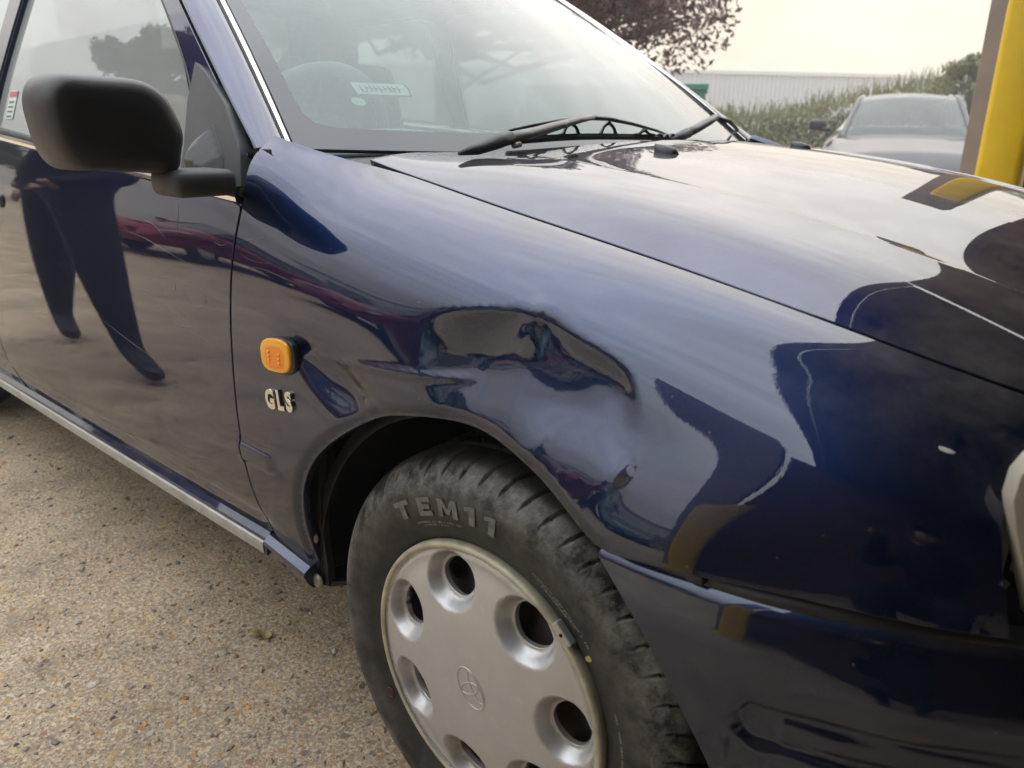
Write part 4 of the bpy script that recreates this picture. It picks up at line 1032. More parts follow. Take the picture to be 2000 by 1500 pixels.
# ---- sill: painted rail, satin strip, front end piece
def strip_x(name, prof, x0, x1, m, n=24, taper=0.0, cap=True, slope=0.0):
    V = []; F = []; k = len(prof); xs = np.linspace(x0, x1, n)
    for x in xs:
        for y, z in prof: V.append((x, y, z+slope*(x-x0)))
    for i in range(n-1):
        for j in range(k-1): F.append((i*k+j, i*k+j+1, (i+1)*k+j+1, (i+1)*k+j))
    if cap: F += [tuple(range(k)), tuple(range((n-1)*k, n*k))[::-1]]
    o = link(name, mesh(name, V, F, False), m, CAR); mirrored(o); return o
SILL = strip_x('sill', [(.02, .342), (-.004, .338), (-.013, .331), (-.014, .326), (-.006, .322), (.004, .314), (.012, .27), (.04, .25)], -.452, -2.25, PAINT, slope=.011)
strip_x('sill_strip', [(.010, .3255), (-.012, .3250), (-.0165, .3225), (-.017, .3155), (-.0155, .3025), (-.012, .2995), (.012, .299)], -.458, -2.25, 'trim_grey', slope=.011)
strip_x('sill_end_cap', [(.010, .324), (-.0115, .3235), (-.0150, .320), (-.0150, .302), (.012, .300)], -.4505, -.4575, 'black_plastic', n=3)
strip_x('sill_front', [(.015, .326), (-.008, .324), (-.019, .317), (-.0205, .311), (-.017, .305), (-.012, .294), (-.006, .286), (.03, .283)], -.340, -.4495, PAINT, n=6, slope=-.12)

# ---- wheel arch liners and the inner dark
def liner(cx, parent, mir):
    V = []; F = []; n = 40; pr = [(.352, .006), (.372, .010), (.378, .05), (.372, .30)]
    for i in range(n+1):
        a = R(-14)+R(195.5)*i/n
        for r, y in pr: V.append((cx+r*math.cos(a)*.94, y, .295+r*math.sin(a)*.985))
    k = len(pr)
    for i in range(n):
        for j in range(k-1): F.append((i*k+j, (i+1)*k+j, (i+1)*k+j+1, i*k+j+1))
    o = len(V); V.append((cx, .30, .295))
    for i in range(n): F.append((o, i*k+k-1, (i+1)*k+k-1))
    q = link('arch_liner', mesh('arch_liner', V, F), 'liner_black', CAR)
    if mir: mirrored(q)
    return q
LIN = liner(0, CAR, True); liner(-2.58, CAR, True)
def liner_tab():
    V = [(-.352, .002, .56), (-.300, .004, .56), (-.318, .004, .46), (-.322, .006, .40), (-.318, .008, .33), (-.322, .010, .290), (-.350, .008, .281), (-.362, .004, .30), (-.366, .002, .40)]
    V2 = [(a, b+.012, c) for a, b, c in V]; n = len(V); F = [tuple(range(n)), tuple(range(n, 2*n))[::-1]]+[(i, i+n, (i+1) % n+n, (i+1) % n) for i in range(n)]
    link('liner_flange', mesh('liner_flange', V+V2, F, False), 'liner_black', LIN)
    V = [(-.352, .010, .284), (-.325, .012, .286), (-.27, .06, .292), (-.25, .20, .292), (-.35, .20, .288)]; V2 = [(a, b, c+.008) for a, b, c in V]; n = 5
    link('liner_tray', mesh('liner_tray', V+V2, [tuple(range(n)), tuple(range(n, 2*n))[::-1]]+[(i, i+n, (i+1) % n+n, (i+1) % n) for i in range(n)], False), 'liner_black', LIN)
    for x, z in ((-.338, .374), (-.335, .298)):
        V, F = lathe_y([(0, -.0018), (.0035, -.0018), (.0040, -.0042), (.0085, -.0042), (.0115, -.001), (.0118, .001)], 20)
        b = link('liner_screw', mesh('liner_screw', V, F), 'bolt_grey', LIN, (x, .000, z))
liner_tab()

# ---- front bumper wrapping round the nose
PL = np.array([(.14, -.034), (.21, -.044), (.29, -.049), (.37, -.042), (.45, -.018), (.54, .028), (.63, .098), (.70, .19), (.76, .34), (.80, .56), (.815, .82), (.80, 1.08), (.76, 1.30), (.70, 1.45), (.63, 1.542), (.54, 1.612), (.45, 1.658), (.37, 1.677), (.29, 1.680), (.21, 1.677), (.14, 1.670)])
PLD = np.concatenate([[0], np.cumsum(np.linalg.norm(np.diff(PL, axis=0), axis=1))]); PLS = Spl(PLD, PL); SL = PLD[-1]
def plan_at(s):
    p = PLS(s); d = (PLS(s+.002)-PLS(s-.002)); d /= np.linalg.norm(d, axis=1)[:, None]
    return p, np.stack([d[:, 1], -d[:, 0]], 1)
def s_of_x(x): ss = np.linspace(0, SL/2, 800); return float(np.interp(x, PLS(ss)[:, 0], ss))
BO = Spl([.18, .24, .30, .36, .42, .48, .53, .56, .578, .590, .597], [-.055, -.020, -.006, -.001, .002, .004, .004, .001, -.003, -.008, -.017])
S0 = s_of_x(.345)
def bump_top(s): ss = np.minimum(s, SL-s); return np.interp(PLS(ss)[:, 0], [.2, .3, .45, .6, .8], [-.006, .000, .008, .010, .012])
def bumper(P):
    s, z0 = P[:, 0], P[:, 1]; p, n = plan_at(s); o = BO(z0); ss = np.minimum(s, SL-s)
    lz = z0
    # long rub-strip recess with a rounded rear end
    gcen = .488+.012*np.clip((ss-S0)/.2, 0, 1)
    def stad(s0, r): return np.hypot(np.minimum(ss-s0, 0), z0-gcen)-r
    o = o-.0055*sstep(.0045, -.0045, stad(S0+.022, .0205))
    o = o+.0032*sstep(.0035, -.0035, stad(S0+.045, .0105))
    # fuller shoulder above the recess further forward
    o = o+.012*gauss(z0-.545, .022)*sstep(S0+.02, S0+.14, ss)
    z = z0+bump_top(s)*sstep(.5, .59, z0)
    return np.stack([p[:, 0]+n[:, 0]*o, p[:, 1]+n[:, 1]*o, z], 1)
AE = [(.196, .583), (.249, .539), (.291, .486), (.322, .44), (.345, .395), (.358, .33), (.362, .25)]
bl = [(s_of_x(x), z) for x, z in smooth_curve(AE, .02)]
bp = [(s_of_x(.198), .594)]+bl+[(s_of_x(.40), .20)]
bp = bp+[(SL-s, z) for s, z in bp[::-1]]
bp = [(s, z) for s, z in bp]
BUMP = panel('front_bumper', bp, bumper, .007, PAINT, CAR, .012, bstep=.01)
# black filler and clip between wing and bumper
ss = np.linspace(s_of_x(.195), s_of_x(.56), 30)
p_, n_ = plan_at(ss); zt = .592+bump_top(ss)
sweep('bumper_seal', [np.stack([p_[:, 0]-n_[:, 0]*.010, p_[:, 1]-n_[:, 1]*.010, zt+.000], 1), np.stack([p_[:, 0]-n_[:, 0]*.009, p_[:, 1]-n_[:, 1]*.009, zt+.006], 1), np.stack([p_[:, 0]-n_[:, 0]*.022, p_[:, 1]-n_[:, 1]*.022, zt+.012], 1)], 'black_plastic')
pc, nc = plan_at(np.array([s_of_x(.298)])); box('bumper_clip', (pc[0, 0], pc[0, 1]+.009, .5985), (.016, .012, .008), 'black_plastic', CAR, bev=.002)
sweep('bumper_gap_shade', [np.stack([p_[:, 0]-n_[:, 0]*.03, p_[:, 1]-n_[:, 1]*.03, zt-.03], 1), np.stack([p_[:, 0]-n_[:, 0]*.026, p_[:, 1]-n_[:, 1]*.026, zt+.04], 1)], 'black_hole')  # black sheet put in as shade between wing and bumper
# ---- headlight: bright surround, ribbed bowl, clear cover
def lampsurf(P, inset=0.006):
    s, z = P[:, 0], P[:, 1]; p, n = plan_at(s); o = -inset-.25*(z-.62)*.35+np.zeros_like(z)
    return np.stack([p[:, 0]+n[:, 0]*o, p[:, 1]+n[:, 1]*o, z], 1)
sx = s_of_x
mat('lamp_reflector', (.20, .20, .195), .22, metal=.8, var=.3, vscale=40)
DX_ = .011
lo_ = [(sx(x)+DX_, z) for x, z in ((.517, .628), (.506, .665), (.497, .695), (.4925, .715), (.494, .733), (.500, .745), (.510, .752), (.525, .756), (.56, .745), (.62, .726), (.70, .708), (.745, .700), (.74, .645), (.69, .636), (.60, .630))]
li_ = [(sx(x)+DX_, z) for x, z in ((.526, .635), (.5145, .670), (.506, .698), (.5022, .715), (.5035, .7305), (.508, .739), (.516, .7445), (.528, .747), (.565, .737), (.62, .718), (.70, .700), (.737, .693), (.733, .650), (.69, .642), (.60, .636))]
for mir in (False, True):
    hl = panel('headlight', lo_, lampsurf, .012, 'lens_surround', CAR, .02, holes=[li_[::-1]], bstep=.01, mirror=mir)
    panel('lamp_cover', li_, lambda P: lampsurf(P, .009), .02, 'lamp_glass', hl, 0, bstep=.01, mirror=mir)
    bw = panel('lamp_bowl', li_, lambda P: lampsurf(P, .05-.0), .012, 'lamp_reflector', hl, 0, bstep=.01, mirror=mir)
    V, F = [], []
    ps = np.linspace(sx(.515), sx(.72), 26)
    for s in ps:
        p, n = plan_at(np.array([s])); 
        for z in (.645, .735):
            for d, w in ((.046, -.003), (.038, 0), (.046, .003)):
                q = plan_at(np.array([s+w]))[0][0]; V.append((q[0]-n[0, 0]*d, (q[1]-n[0, 1]*d) if not mir else 2*YC-(q[1]-n[0, 1]*d), z))
    for i in range(26):
        o = i*6; F += [(o, o+1, o+4, o+3), (o+1, o+2, o+5, o+4)]
    r_o = link('lamp_flute', mesh('lamp_flute', V, F, False), 'lamp_reflector', hl); r_o['kind'] = 'stuff'
# grille
gs = np.linspace(SL/2-.42, SL/2+.42, 30); p_, n_ = plan_at(gs)
for i in range(5):
    z = .645+i*.014; sweep('grille_bar', [np.stack([p_[:, 0]-.012, p_[:, 1], np.full(30, z)], 1), np.stack([p_[:, 0]-.006, p_[:, 1], np.full(30, z+.004)], 1), np.stack([p_[:, 0]-.012, p_[:, 1], np.full(30, z+.008)], 1)], 'black_plastic', mir=False)

# ---- side indicator and badge
def indicator():
    c = np.array((-.327, .6665)); y0 = float(side(np.array([[c[0], t_of(*c)]]))[0, 1])
    ol = []
    for k in range(48):
        a = 2*math.pi*k/48; ca, sa = math.cos(a), math.sin(a); e_ = 2/2.9
        x = .0355*math.copysign(abs(ca)**e_, ca); z = .0235*math.copysign(abs(sa)**e_, sa); ol.append((x, z+.10*x-.05*x*x*10))
    def pillow(name, sc, y_in, hgt, m, par, cx=0, cz=0):
        V = []; F = []; rr = [1.0, 1.0, .985, .95, .88, .76, .55, .3]; hh = [0, .72, .84, .91, .955, .985, 1, 1]
        for r, h in zip(rr, hh):
            for x, z in ol: V.append((c[0]+cx+x*sc*r, y_in-hgt*h+.15*(z*0), c[1]+cz+z*sc*r))
        n = 48
        for i in range(len(rr)-1):
            for k in range(n): F.append((i*n+k, i*n+(k+1) % n, (i+1)*n+(k+1) % n, (i+1)*n+k))
        F.append(tuple((len(rr)-1)*n+k for k in range(n)))
        return link(name, mesh(name, V, F), m, par)
    base = pillow('side_indicator', 1.10, y0+.004, .0085, 'black_plastic', CAR, .0025, -.0005)
    base['label'] = 'orange indicator lens in a black gasket on the wing'
    pillow('lens', 1.0, y0+.002, .0105, 'amber_lens', base)
    pillow('lens_window', .74, y0+.002, .0110, 'amber_deep', base, .001, -.002)
    for dx in (-.012, .012):
        for r in range(3): box('lens_prism', (c[0]+dx, y0-.0092, c[1]-.008+r*.006), (.006, .002, .0035), 'amber_lens', base, bev=.0008)
indicator()
for ch, x, z, w in (('G', -.3525, .5975, 0), ('L', -.3285, .6010, 0), ('S', -.3075, .6040, 0)):
    me = text_mesh(ch, .036, .0013, .0008, .0011)
    y = float(side(np.array([[x, t_of(x, z)]]))[0, 1])
    o = link('badge_letter', me, 'badge_metal', CAR, (x, y-.0016, z), (R(90), R(-7), 0)); o.scale = (.86, 1.02, 1)
    for p in me.polygons: p.use_smooth = False
# stone chip of white primer on the wing
V = [(0, -.0016, 0)]+[(.0055*math.cos(a)*(1+.25*math.sin(3*a)), -.0004, .0026*math.sin(a)*(1+.2*math.cos(2*a))) for a in np.linspace(0, 6.28, 13)[:-1]]
mat('primer_white', (.72, .72, .70), .6)
q = side(np.array([[.445, t_of(.445, .73)]]))[0]
link('paint_chip', mesh('paint_chip', V, [(0, i+1, (i+1) % 12+1) for i in range(12)]), 'primer_white', WING, tuple(q+np.array((0, -.0006, 0))), (0, R(14), R(14)))

# old scrapes through the lacquer on door and wing; petal loops imitate a reflection
mat('scratch_glint_pale', (.20, .21, .24), .6)
def scrape_glint(pts, r, par):
    V = []
    for x, z in smooth_curve(pts, .004):
        V.append(tuple(side_plain(np.array([[x, t_of(x, z)]]))[0]+np.array((0, -.0001, 0))))
    n = len(V); link('scratch_glint', mesh('scratch_glint', *tube_vf(V, [.6*r*(.15+.85*math.sin(math.pi*(i+.5)/n)) for i in range(n)], 5)), 'scratch_glint_pale', par)
for pts, r in (([(-.425, .818), (-.40, .812), (-.375, .806), (-.352, .803)], .0006), ([(-.42, .806), (-.39, .812), (-.362, .816)], .00035), ([(-.42, .792), (-.38, .784), (-.34, .786)], .00035), ([(-.415, .774), (-.36, .776), (-.30, .769), (-.27, .766)], .00035), ([(-.425, .664), (-.40, .661)], .0005)):
    scrape_glint(pts, r, WING)
for pts, r in (([(-.70, .815), (-.66, .808), (-.62, .790)], .0006), ([(-.585, .845), (-.583, .82), (-.588, .80)], .0007), ([(-.79, .79), (-.70, .786), (-.60, .768), (-.53, .758)], .0005), ([(-.72, .70), (-.66, .69), (-.60, .668), (-.55, .655), (-.50, .652)], .0005), ([(-.66, .72), (-.63, .732), (-.60, .722), (-.63, .704), (-.66, .72)], .0004), ([(-.58, .722), (-.55, .730), (-.51, .712), (-.55, .700), (-.58, .722)], .0004), ([(-.64, .672), (-.60, .662), (-.56, .668), (-.60, .685)], .0004), ([(-.48, .80), (-.46, .797), (-.45, .80)], .0008), ([(-.90, .62), (-.80, .60), (-.70, .585)], .0004)):  # the petal-shaped loops put reflected light into pale lines
    scrape_glint(pts, r, DOOR)

# ---- door mirror
def door_mirror():
    # outline in (y, z) seen from the front, swept back with a pillow-shaped front
    ol = smooth_curve([(-.073, .915), (-.066, .940), (-.073, .968), (-.088, .993), (-.110, 1.006), (-.150, 1.0105), (-.200, 1.0115), (-.226, 1.0075), (-.2405, .990), (-.2420, .955), (-.2365, .926), (-.222, .906), (-.190, .901), (-.150, .8985), (-.115, .897), (-.088, .895), (-.078, .900)], .006, True)
    ol[:, 0] = -.07+(ol[:, 0]+.07)*.89
    c = ol.mean(0); n = len(ol); V = []; F = []
    rr = [.90, .97, 1.0, 1.0, .99, .965, .92, .84, .66, .35, .1]; xx = [-.062, -.066, -.060, -.025, -.002, .014, .0255, .033, .038, .0405, .041]
    for r, x in zip(rr, xx):
        for y, z in ol:
            q = c+(np.array((y, z))-c)*r; V.append((-.462+x*.85-.16*(q[0]+.16)*.0-.08*(-.07-q[0])*.6, q[0], q[1]))
    for i in range(len(rr)-1):
        for k in range(n): F.append((i*n+k, i*n+(k+1) % n, (i+1)*n+(k+1) % n, (i+1)*n+k))
    F.append(tuple((len(rr)-1)*n+k for k in range(n)))
    o = link('door_mirror', mesh('door_mirror', V, [f[::-1] for f in F]), 'black_plastic', CAR)
    V2 = [(-.53-.048*(-.07-(c+(q-c)*.9)[0]), (c+(q-c)*.9)[0], (c+(q-c)*.9)[1]) for q in ol]
    link('mirror_glass', mesh('mirror_glass', V2, [tuple(range(n))]), 'chrome', o)
    # foot: block under the housing reaching the sail plate on the door corner
    bm = bmesh.new(); box_bm(bm, (-.452, -.060, .884), (.080, .085, .034), .012, 3); foot = link('mirror_foot', bm_mesh('mirror_foot', bm, True), 'dark_plastic', o)
    foot.rotation_euler = (0, 0, 0)
    tri_ = [(-.424, .866), (-.452, .925), (-.52, .985), (-.595, 1.030), (-.632, 1.045), (-.628, .99), (-.61, .93), (-.600, .872)]
    sp = panel('mirror_sail', tri_, lambda P: gh(P, -.012), .02, 'dark_plastic', o, .02, bstep=.012)
    tri2 = [(-.470, .874), (-.490, .915), (-.535, .955), (-.575, .935), (-.570, .876)]
    def bulge(P):
        d = dist_poly(P, np.array(tri2)); q = gh(P, -.0135); q[:, 1] -= .030*np.clip(d/.035, 0, 1)**.8; return q
    panel('sail_boss', tri2, bulge, .006, 'dark_plastic', o, .004, bstep=.006)
    return o
MIR = door_mirror()

# ---- wipers
def wiper(off, sc=1.0, mirror_end=False):
    """arm, hinge cap and a blade lying along the foot of the glass"""
    def at(x, y, z): return (x, y+off, z)
    arm = []
    a = link('wiper_arm', mesh('wiper_arm', *tube_vf([at(-.235, .31, .937), at(-.238, .36, .9445), at(-.255, .45, .957), at(-.275, .54, .968), at(-.287, .60, .9735)], [.0150, .0150, .0135, .011, .008], 8, True, .55)), 'wiper_faded', CAR)
    cap = link('hinge_cap', mesh('hinge_cap', *tube_vf([at(-.222, .205, .9215), at(-.226, .245, .927), at(-.232, .29, .936), at(-.236, .318, .9415)], [.004, .012, .0160, .0160], 8, True, .70)), 'dark_plastic', a)
    link('hinge_pin', mesh('hinge_pin', *tube_vf([at(-.224, .318, .930), at(-.21, .318, .9325)], .004, 8)), 'bolt_grey', a)
    link('arm_screw', mesh('arm_screw', *tube_vf([at(-.246, .475, .958), at(-.243, .475, .965)], .003, 8)), 'bolt_grey', a)
    # blade: bowed main bridge with holes, two yokes, rubber strip
    B = []
    main = [at(-.305, .40, .951), at(-.302, .46, .960), at(-.298, .53, .968), at(-.295, .60, .9735), at(-.296, .67, .972), at(-.302, .76, .964), at(-.312, .86, .953), at(-.322, .94, .942)]
    bl = link('wiper_blade', mesh('wiper_blade', *tube_vf(main, [.0035, .0055, .007, .0085, .0075, .006, .0048, .003], 6, True, .55)), 'black_plastic', a)
    rub = [at(-.300, .39, .933), at(-.297, .55, .9395), at(-.299, .72, .9395), at(-.312, .93, .9365)]
    link('blade_rubber', mesh('blade_rubber', *tube_vf([tuple(p) for p in smooth_curve(rub, .03)], .0032, 6, True, 1.6)), 'rubber_black', a)
    spine = [(p[0]-.002, p[1], p[2]+.0052) for p in smooth_curve(rub, .03)]
    link('blade_spine', mesh('blade_spine', *tube_vf([tuple(p) for p in spine], .0028, 6, True, .7)), 'dark_plastic', a)
    for c_, w in ((.455, .055), (.56, .05), (.675, .055), (.80, .06), (.885, .045)):
        zt_ = np.interp(c_, [.40, .53, .60, .67, .76, .86, .94], [.951, .968, .9735, .972, .964, .953, .942])
        yk = link('blade_yoke', mesh('blade_yoke', *tube_vf([at(-.300, c_-w*.5-.006, .9435), at(-.300, c_-w*.5, .9445), at(-.301, c_-w*.28, zt_-.013), at(-.301, c_, zt_-.006), at(-.301, c_+w*.28, zt_-.013), at(-.302, c_+w*.5, .9445), at(-.300, c_+w*.5+.006, .9435)], [.0052, .0045, .0035, .005, .0035, .0045, .0052], 6, True, .7)), 'black_plastic', a)
    return a
wiper(0); 
# passenger-side wiper: only its hinge and the start of the arm rise over the bonnet
def wiper2():
    a = link('wiper_arm', mesh('wiper_arm', *tube_vf([(-.352, 1.06, .945), (-.350, 1.10, .956), (-.352, 1.16, .972), (-.356, 1.205, .984)], [.0145, .0145, .0135, .011], 8, True, .6)), 'wiper_faded', CAR)
    link('hinge_cap', mesh('hinge_cap', *tube_vf([(-.348, .99, .932), (-.350, 1.02, .937), (-.352, 1.065, .947)], [.006, .013, .0145], 8, True, .8)), 'dark_plastic', a)
    link('wiper_blade', mesh('wiper_blade', *tube_vf([(-.36, 1.19, .982), (-.365, 1.30, .975), (-.40, 1.42, .955), (-.45, 1.50, .945)], [.006, .006, .005, .003], 6)), 'black_plastic', a)
wiper2()

# ---- cabin: dashboard, steering wheel, seats, rear-view mirror, sticker
def cabin():
    V = []; F = []; n = 21; pr = [(-.30, .905), (-.48, .912), (-.66, .918), (-.74, .914), (-.785, .895), (-.80, .84), (-.78, .70), (-.72, .55)]
    for i in range(n):
        u = i/(n-1); y = .12+1.40*u; hump = .035*gauss((y-.46), .17); k = 1-abs(2*u-1)**2.5
        for j, (x, z) in enumerate(pr): V.append((x-.12*(1-k)*(j < 2), y, z+(hump if 1 < j < 5 else 0)-.03*(1-k)*(j < 2)))
    for i in range(n-1):
        for j in range(len(pr)-1): F.append((i*8+j, i*8+j+1, (i+1)*8+j+1, (i+1)*8+j))
    link('dashboard', mesh('dashboard', V, F), 'cabin_grey', CAR)
    c = Vector((-.93, .46, .90)); nrm_ = Vector((-.90, 0, .44)).normalized(); a = Vector((0, 1, 0)); b = nrm_.cross(a)
    ring = [c+a*(.187*math.cos(t))+b*(.187*math.sin(t)) for t in np.linspace(0, 2*math.pi, 49)]
    w = link('steering_wheel', mesh('steering_wheel', *tube_vf(ring, .0145, 10, False)), 'cabin_grey', CAR)
    bm = bmesh.new(); box_bm(bm, (0, 0, 0), (.13, .17, .05), .02, 3); h = link('wheel_hub', bm_mesh('wheel_hub', bm, True), 'cabin_dark', w, c); h.rotation_euler = nrm_.to_track_quat('Z', 'Y').to_euler()
    for t in (0.15, 3.0, 4.71): link('wheel_spoke', mesh('wheel_spoke', *tube_vf([c, c+a*(.18*math.cos(t))+b*(.18*math.sin(t))], .014, 8)), 'cabin_dark', w)
    for y in (.46, 1.18):
        s = box('front_seat', (-1.45, y, .52), (.50, .50, .18), 'seat_cloth', CAR, bev=.06, seg=3, smooth=True)
        box('seat_back', (-1.74, y, .86), (.15, .48, .62), 'seat_cloth', s, bev=.06, seg=3, smooth=True, rot=Matrix.Rotation(R(-14), 3, 'Y'))
        box('headrest', (-1.86, y, 1.23), (.09, .27, .17), 'seat_cloth', s, bev=.04, seg=3, smooth=True)
        for d in (-.05, .05): link('headrest_post', mesh('headrest_post', *tube_vf([(-1.83, y+d, 1.10), (-1.85, y+d, 1.2)], .006, 6)), 'chrome', s)
    box('rear_seat', (-2.45, YC, .80), (.2, 1.25, .60), 'seat_cloth', CAR, bev=.06, seg=3, smooth=True)
    box('cabin_floor', (-1.5, YC, .345), (1.9, 1.38, .03), 'cabin_dark', CAR)
    for y in (.055, 2*YC-.055): box('door_card', (-1.5, y, .62), (2.0, .03, .52), 'cabin_dark', CAR)
    box('parcel_shelf', (-2.75, YC, .93), (.5, 1.3, .03), 'cabin_dark', CAR)
    box('cabin_mirror', (-.98, YC, 1.26), (.04, .22, .06), 'cabin_dark', CAR, bev=.015)
    # permit holder stuck inside the glass: clear plate edged and lettered in dark ink, reversed from this side
    pc = screen(np.array([[.135, .20]]))[0]; du = screen(np.array([[.14, .20]]))[0]-screen(np.array([[.13, .20]]))[0]; dv = screen(np.array([[.135, .21]]))[0]-screen(np.array([[.135, .19]]))[0]
    U = Vector(du).normalized(); Vv = Vector(dv).normalized(); N_ = U.cross(Vv); off = -N_*.002
    mat('permit_ink', (.01, .012, .012), .6); mat('permit_clear', (.42, .47, .46), .3)
    def pl(u, v): return tuple(Vector(pc)+U*u+Vv*v+off)
    V = [pl(-.05, -.016), pl(.05, -.016), pl(.05, .016), pl(-.05, .016)]
    pm = link('permit_holder', mesh('permit_holder', V, [(0, 1, 2, 3)]), 'permit_clear', CAR)
    bars = []
    for pts in ([(-.049, .016), (-.052, .004), (-.049, -.014)], [(.049, .016), (.053, .004), (.049, -.014)], [(-.05, -.0165), (.05, -.0165)], [(-.05, -.0185), (.05, -.0185)]):
        bars.append(tube_vf([tuple(Vector(pl(*q))-off*.35) for q in pts], .0010, 5))
    g_ = np.random.default_rng(2)
    for x in np.arange(-.036, .038, .0085):
        h = .011+.003*g_.random(); bars.append(tube_vf([tuple(Vector(pl(x, -h*.6))-off*.35), tuple(Vector(pl(x+g_.normal()*.001, h*.6))-off*.35)], .0009, 5))
        bars.append(tube_vf([tuple(Vector(pl(x, g_.normal()*.004))-off*.35), tuple(Vector(pl(x+.005, g_.normal()*.004))-off*.35)], .0008, 5))
    o = link('permit_mark', mesh('permit_mark', *join_vf(bars)), 'permit_ink', pm); o['kind'] = 'stuff'
    # small pale green disc below it
    V = [pl(-.055+.012*math.cos(t), -.034+.011*math.sin(t)) for t in np.linspace(0, 6.28, 20)[:-1]]
    mat('pale_green', (.38, .55, .45), .5); link('permit_disc', mesh('permit_disc', V, [tuple(range(19))]), 'pale_green', CAR)
cabin()
# warning sticker on the side window
def sticker():
    q = np.array([(-1.50, .965), (-1.452, .965), (-1.452, 1.025), (-1.50, 1.025)])
    mat('sticker_white', (.62, .66, .62), .5); mat('sticker_red', (.50, .13, .12), .5); mat('sticker_ink', (.12, .2, .16), .5)
    P = gh(q, .0085); s = link('window_sticker', mesh('window_sticker', P, [(0, 1, 2, 3)]), 'sticker_white', CAR)
    P = gh(np.array([(-1.498, 1.012), (-1.454, 1.012), (-1.454, 1.023), (-1.498, 1.023)]), .0078); link('sticker_band', mesh('sticker_band', P, [(0, 1, 2, 3)]), 'sticker_red', s)
    for i in range(4):
        z = 1.002-.010*i; P = gh(np.array([(-1.493, z-.003), (-1.46, z-.003), (-1.46, z+.001), (-1.493, z+.001)]), .0078); link('sticker_line', mesh('sticker_line', P, [(0, 1, 2, 3)]), 'sticker_ink', s)
sticker()

# ---- wheels: tyre with grooves, steel wheel, slotted wheel cover
def tyre_mesh(nt_=2400):
    # section from inner bead round to outer bead: (radius, y); outer face toward -y
    sec = [(.186, .014), (.191, .006), (.200, .0015), (.215, -.0035), (.232, -.0065), (.247, -.0070), (.258, -.0045), (.2665, -.0005), (.275, .0055), (.2825, .0125), (.2885, .020), (.2925, .029), (.2950, .040), (.2962, .055), (.2968, .075), (.297, .0925), (.2968, .11), (.2962, .13), (.295, .145), (.2925, .156), (.2885, .165), (.275, .1795), (.247, .192), (.215, .1885), (.186, .171)]
    sp = np.array(sec); d = np.concatenate([[0], np.cumsum(np.linalg.norm(np.diff(sp, axis=0), axis=1))]); s = Spl(d, sp)
    k1 = d[9]; k2 = d[19]
    q = np.concatenate([np.linspace(0, k1, 26, endpoint=False), np.linspace(k1, k2, 58, endpoint=False), np.linspace(k2, d[-1], 12)])
    pr = s(q); r0, y0 = pr[:, 0], pr[:, 1]
    th = np.linspace(0, 2*math.pi, nt_, endpoint=False)
    TH, RR = np.meshgrid(th, r0, indexing='ij'); _, YY = np.meshgrid(th, y0, indexing='ij')
    dep = np.zeros_like(TH)
    for yc in (.058, .0925, .127): dep = np.maximum(dep, .0065*sstep(.0050, .0034, np.abs(YY-yc)))
    # shoulder slots, curved as they run off the tread
    N = 54
    def slot(phase, ya, yb, skew, w, depth):
        f = ((TH+skew*(YY-ya)*(1+7*(YY-ya)))*N/(2*math.pi)+phase) % 1.0; f = np.abs(f-.5)*(2*math.pi/N)*.297
        return depth*sstep(w, w*.45, f)*sstep(ya-.004, ya+.005, YY)*sstep(yb+.002, yb-.002, YY)
    dep = np.maximum(dep, slot(0, .004, .047, 1.3, .0028, .0065))
    dep = np.maximum(dep, slot(.4, .064, .087, -3.0, .0016, .0045)); dep = np.maximum(dep, slot(.1, .098, .121, -3.0, .0016, .0045)); dep = np.maximum(dep, slot(.7, .138, .172, -2.6, .0022, .0055))
    # sidewall rings and fine serrated band
    tread = (RR > .2695)
    dep = np.where(tread, dep, 0)
    sw = (YY < .012)
    ring = -.0010*gauss(RR-.2625, .0011)-.0008*gauss(RR-.2115, .0010)
    ser = .00012*(np.sin(TH*300) > 0)*((RR > .2645) & (RR < .2735))
    dep = dep+np.where(sw, ring+ser, 0)
    R_ = RR-dep*np.where(sw, .35, 1); Y_ = YY+np.where(sw, dep*.94, 0)
    V = np.stack([R_*np.cos(TH), Y_, R_*np.sin(TH)], -1).reshape(-1, 3); k = len(q)
    i = np.arange(nt_); j = np.arange(k-1); I, J = np.meshgrid(i, j, indexing='ij'); I2 = (I+1) % nt_
    F = np.stack([I*k+J, I*k+J+1, I2*k+J+1, I2*k+J], -1).reshape(-1, 4)
    me = bpy.data.meshes.new('tyre'); me.vertices.add(len(V)); me.vertices.foreach_set('co', V.ravel())
    me.loops.add(F.size); me.loops.foreach_set('vertex_index', F.ravel()); me.polygons.add(len(F))
    me.polygons.foreach_set('loop_start', np.arange(0, F.size, 4)); me.polygons.foreach_set('loop_total', np.full(len(F), 4)); me.update()
    me.polygons.foreach_set('use_smooth', [True]*len(F)); me.validate()
    me.materials.append(MATS['tyre_rubber']); return me, Spl(-sp[:, 1][:6]*0+sp[:6, 0], sp[:6, 1])
HOLES = [R(108-51.43*i) for i in range(7)]
RIM_R = .1865
def cover_h(P):
    """outward height of the wheel cover (toward -y)"""
    x, z = P[:, 0], P[:, 1]; r = np.hypot(x, z); th = np.arctan2(z, x)
    h = np.interp(r, np.linspace(0, .19, 96), COVER_PROF)
    for a in HOLES:
        ca, sa = math.cos(a), math.sin(a); u = x*ca+z*sa; v = -x*sa+z*ca
        # a scoop falling toward its hole, open to the rim side
        d = np.sqrt(((u-.1380)/.0365)**2+(v/.0420)**2)
        h = h-.018*sstep(1.10, .72, d)
    # faint raised spoke between scoops is what remains
    return h
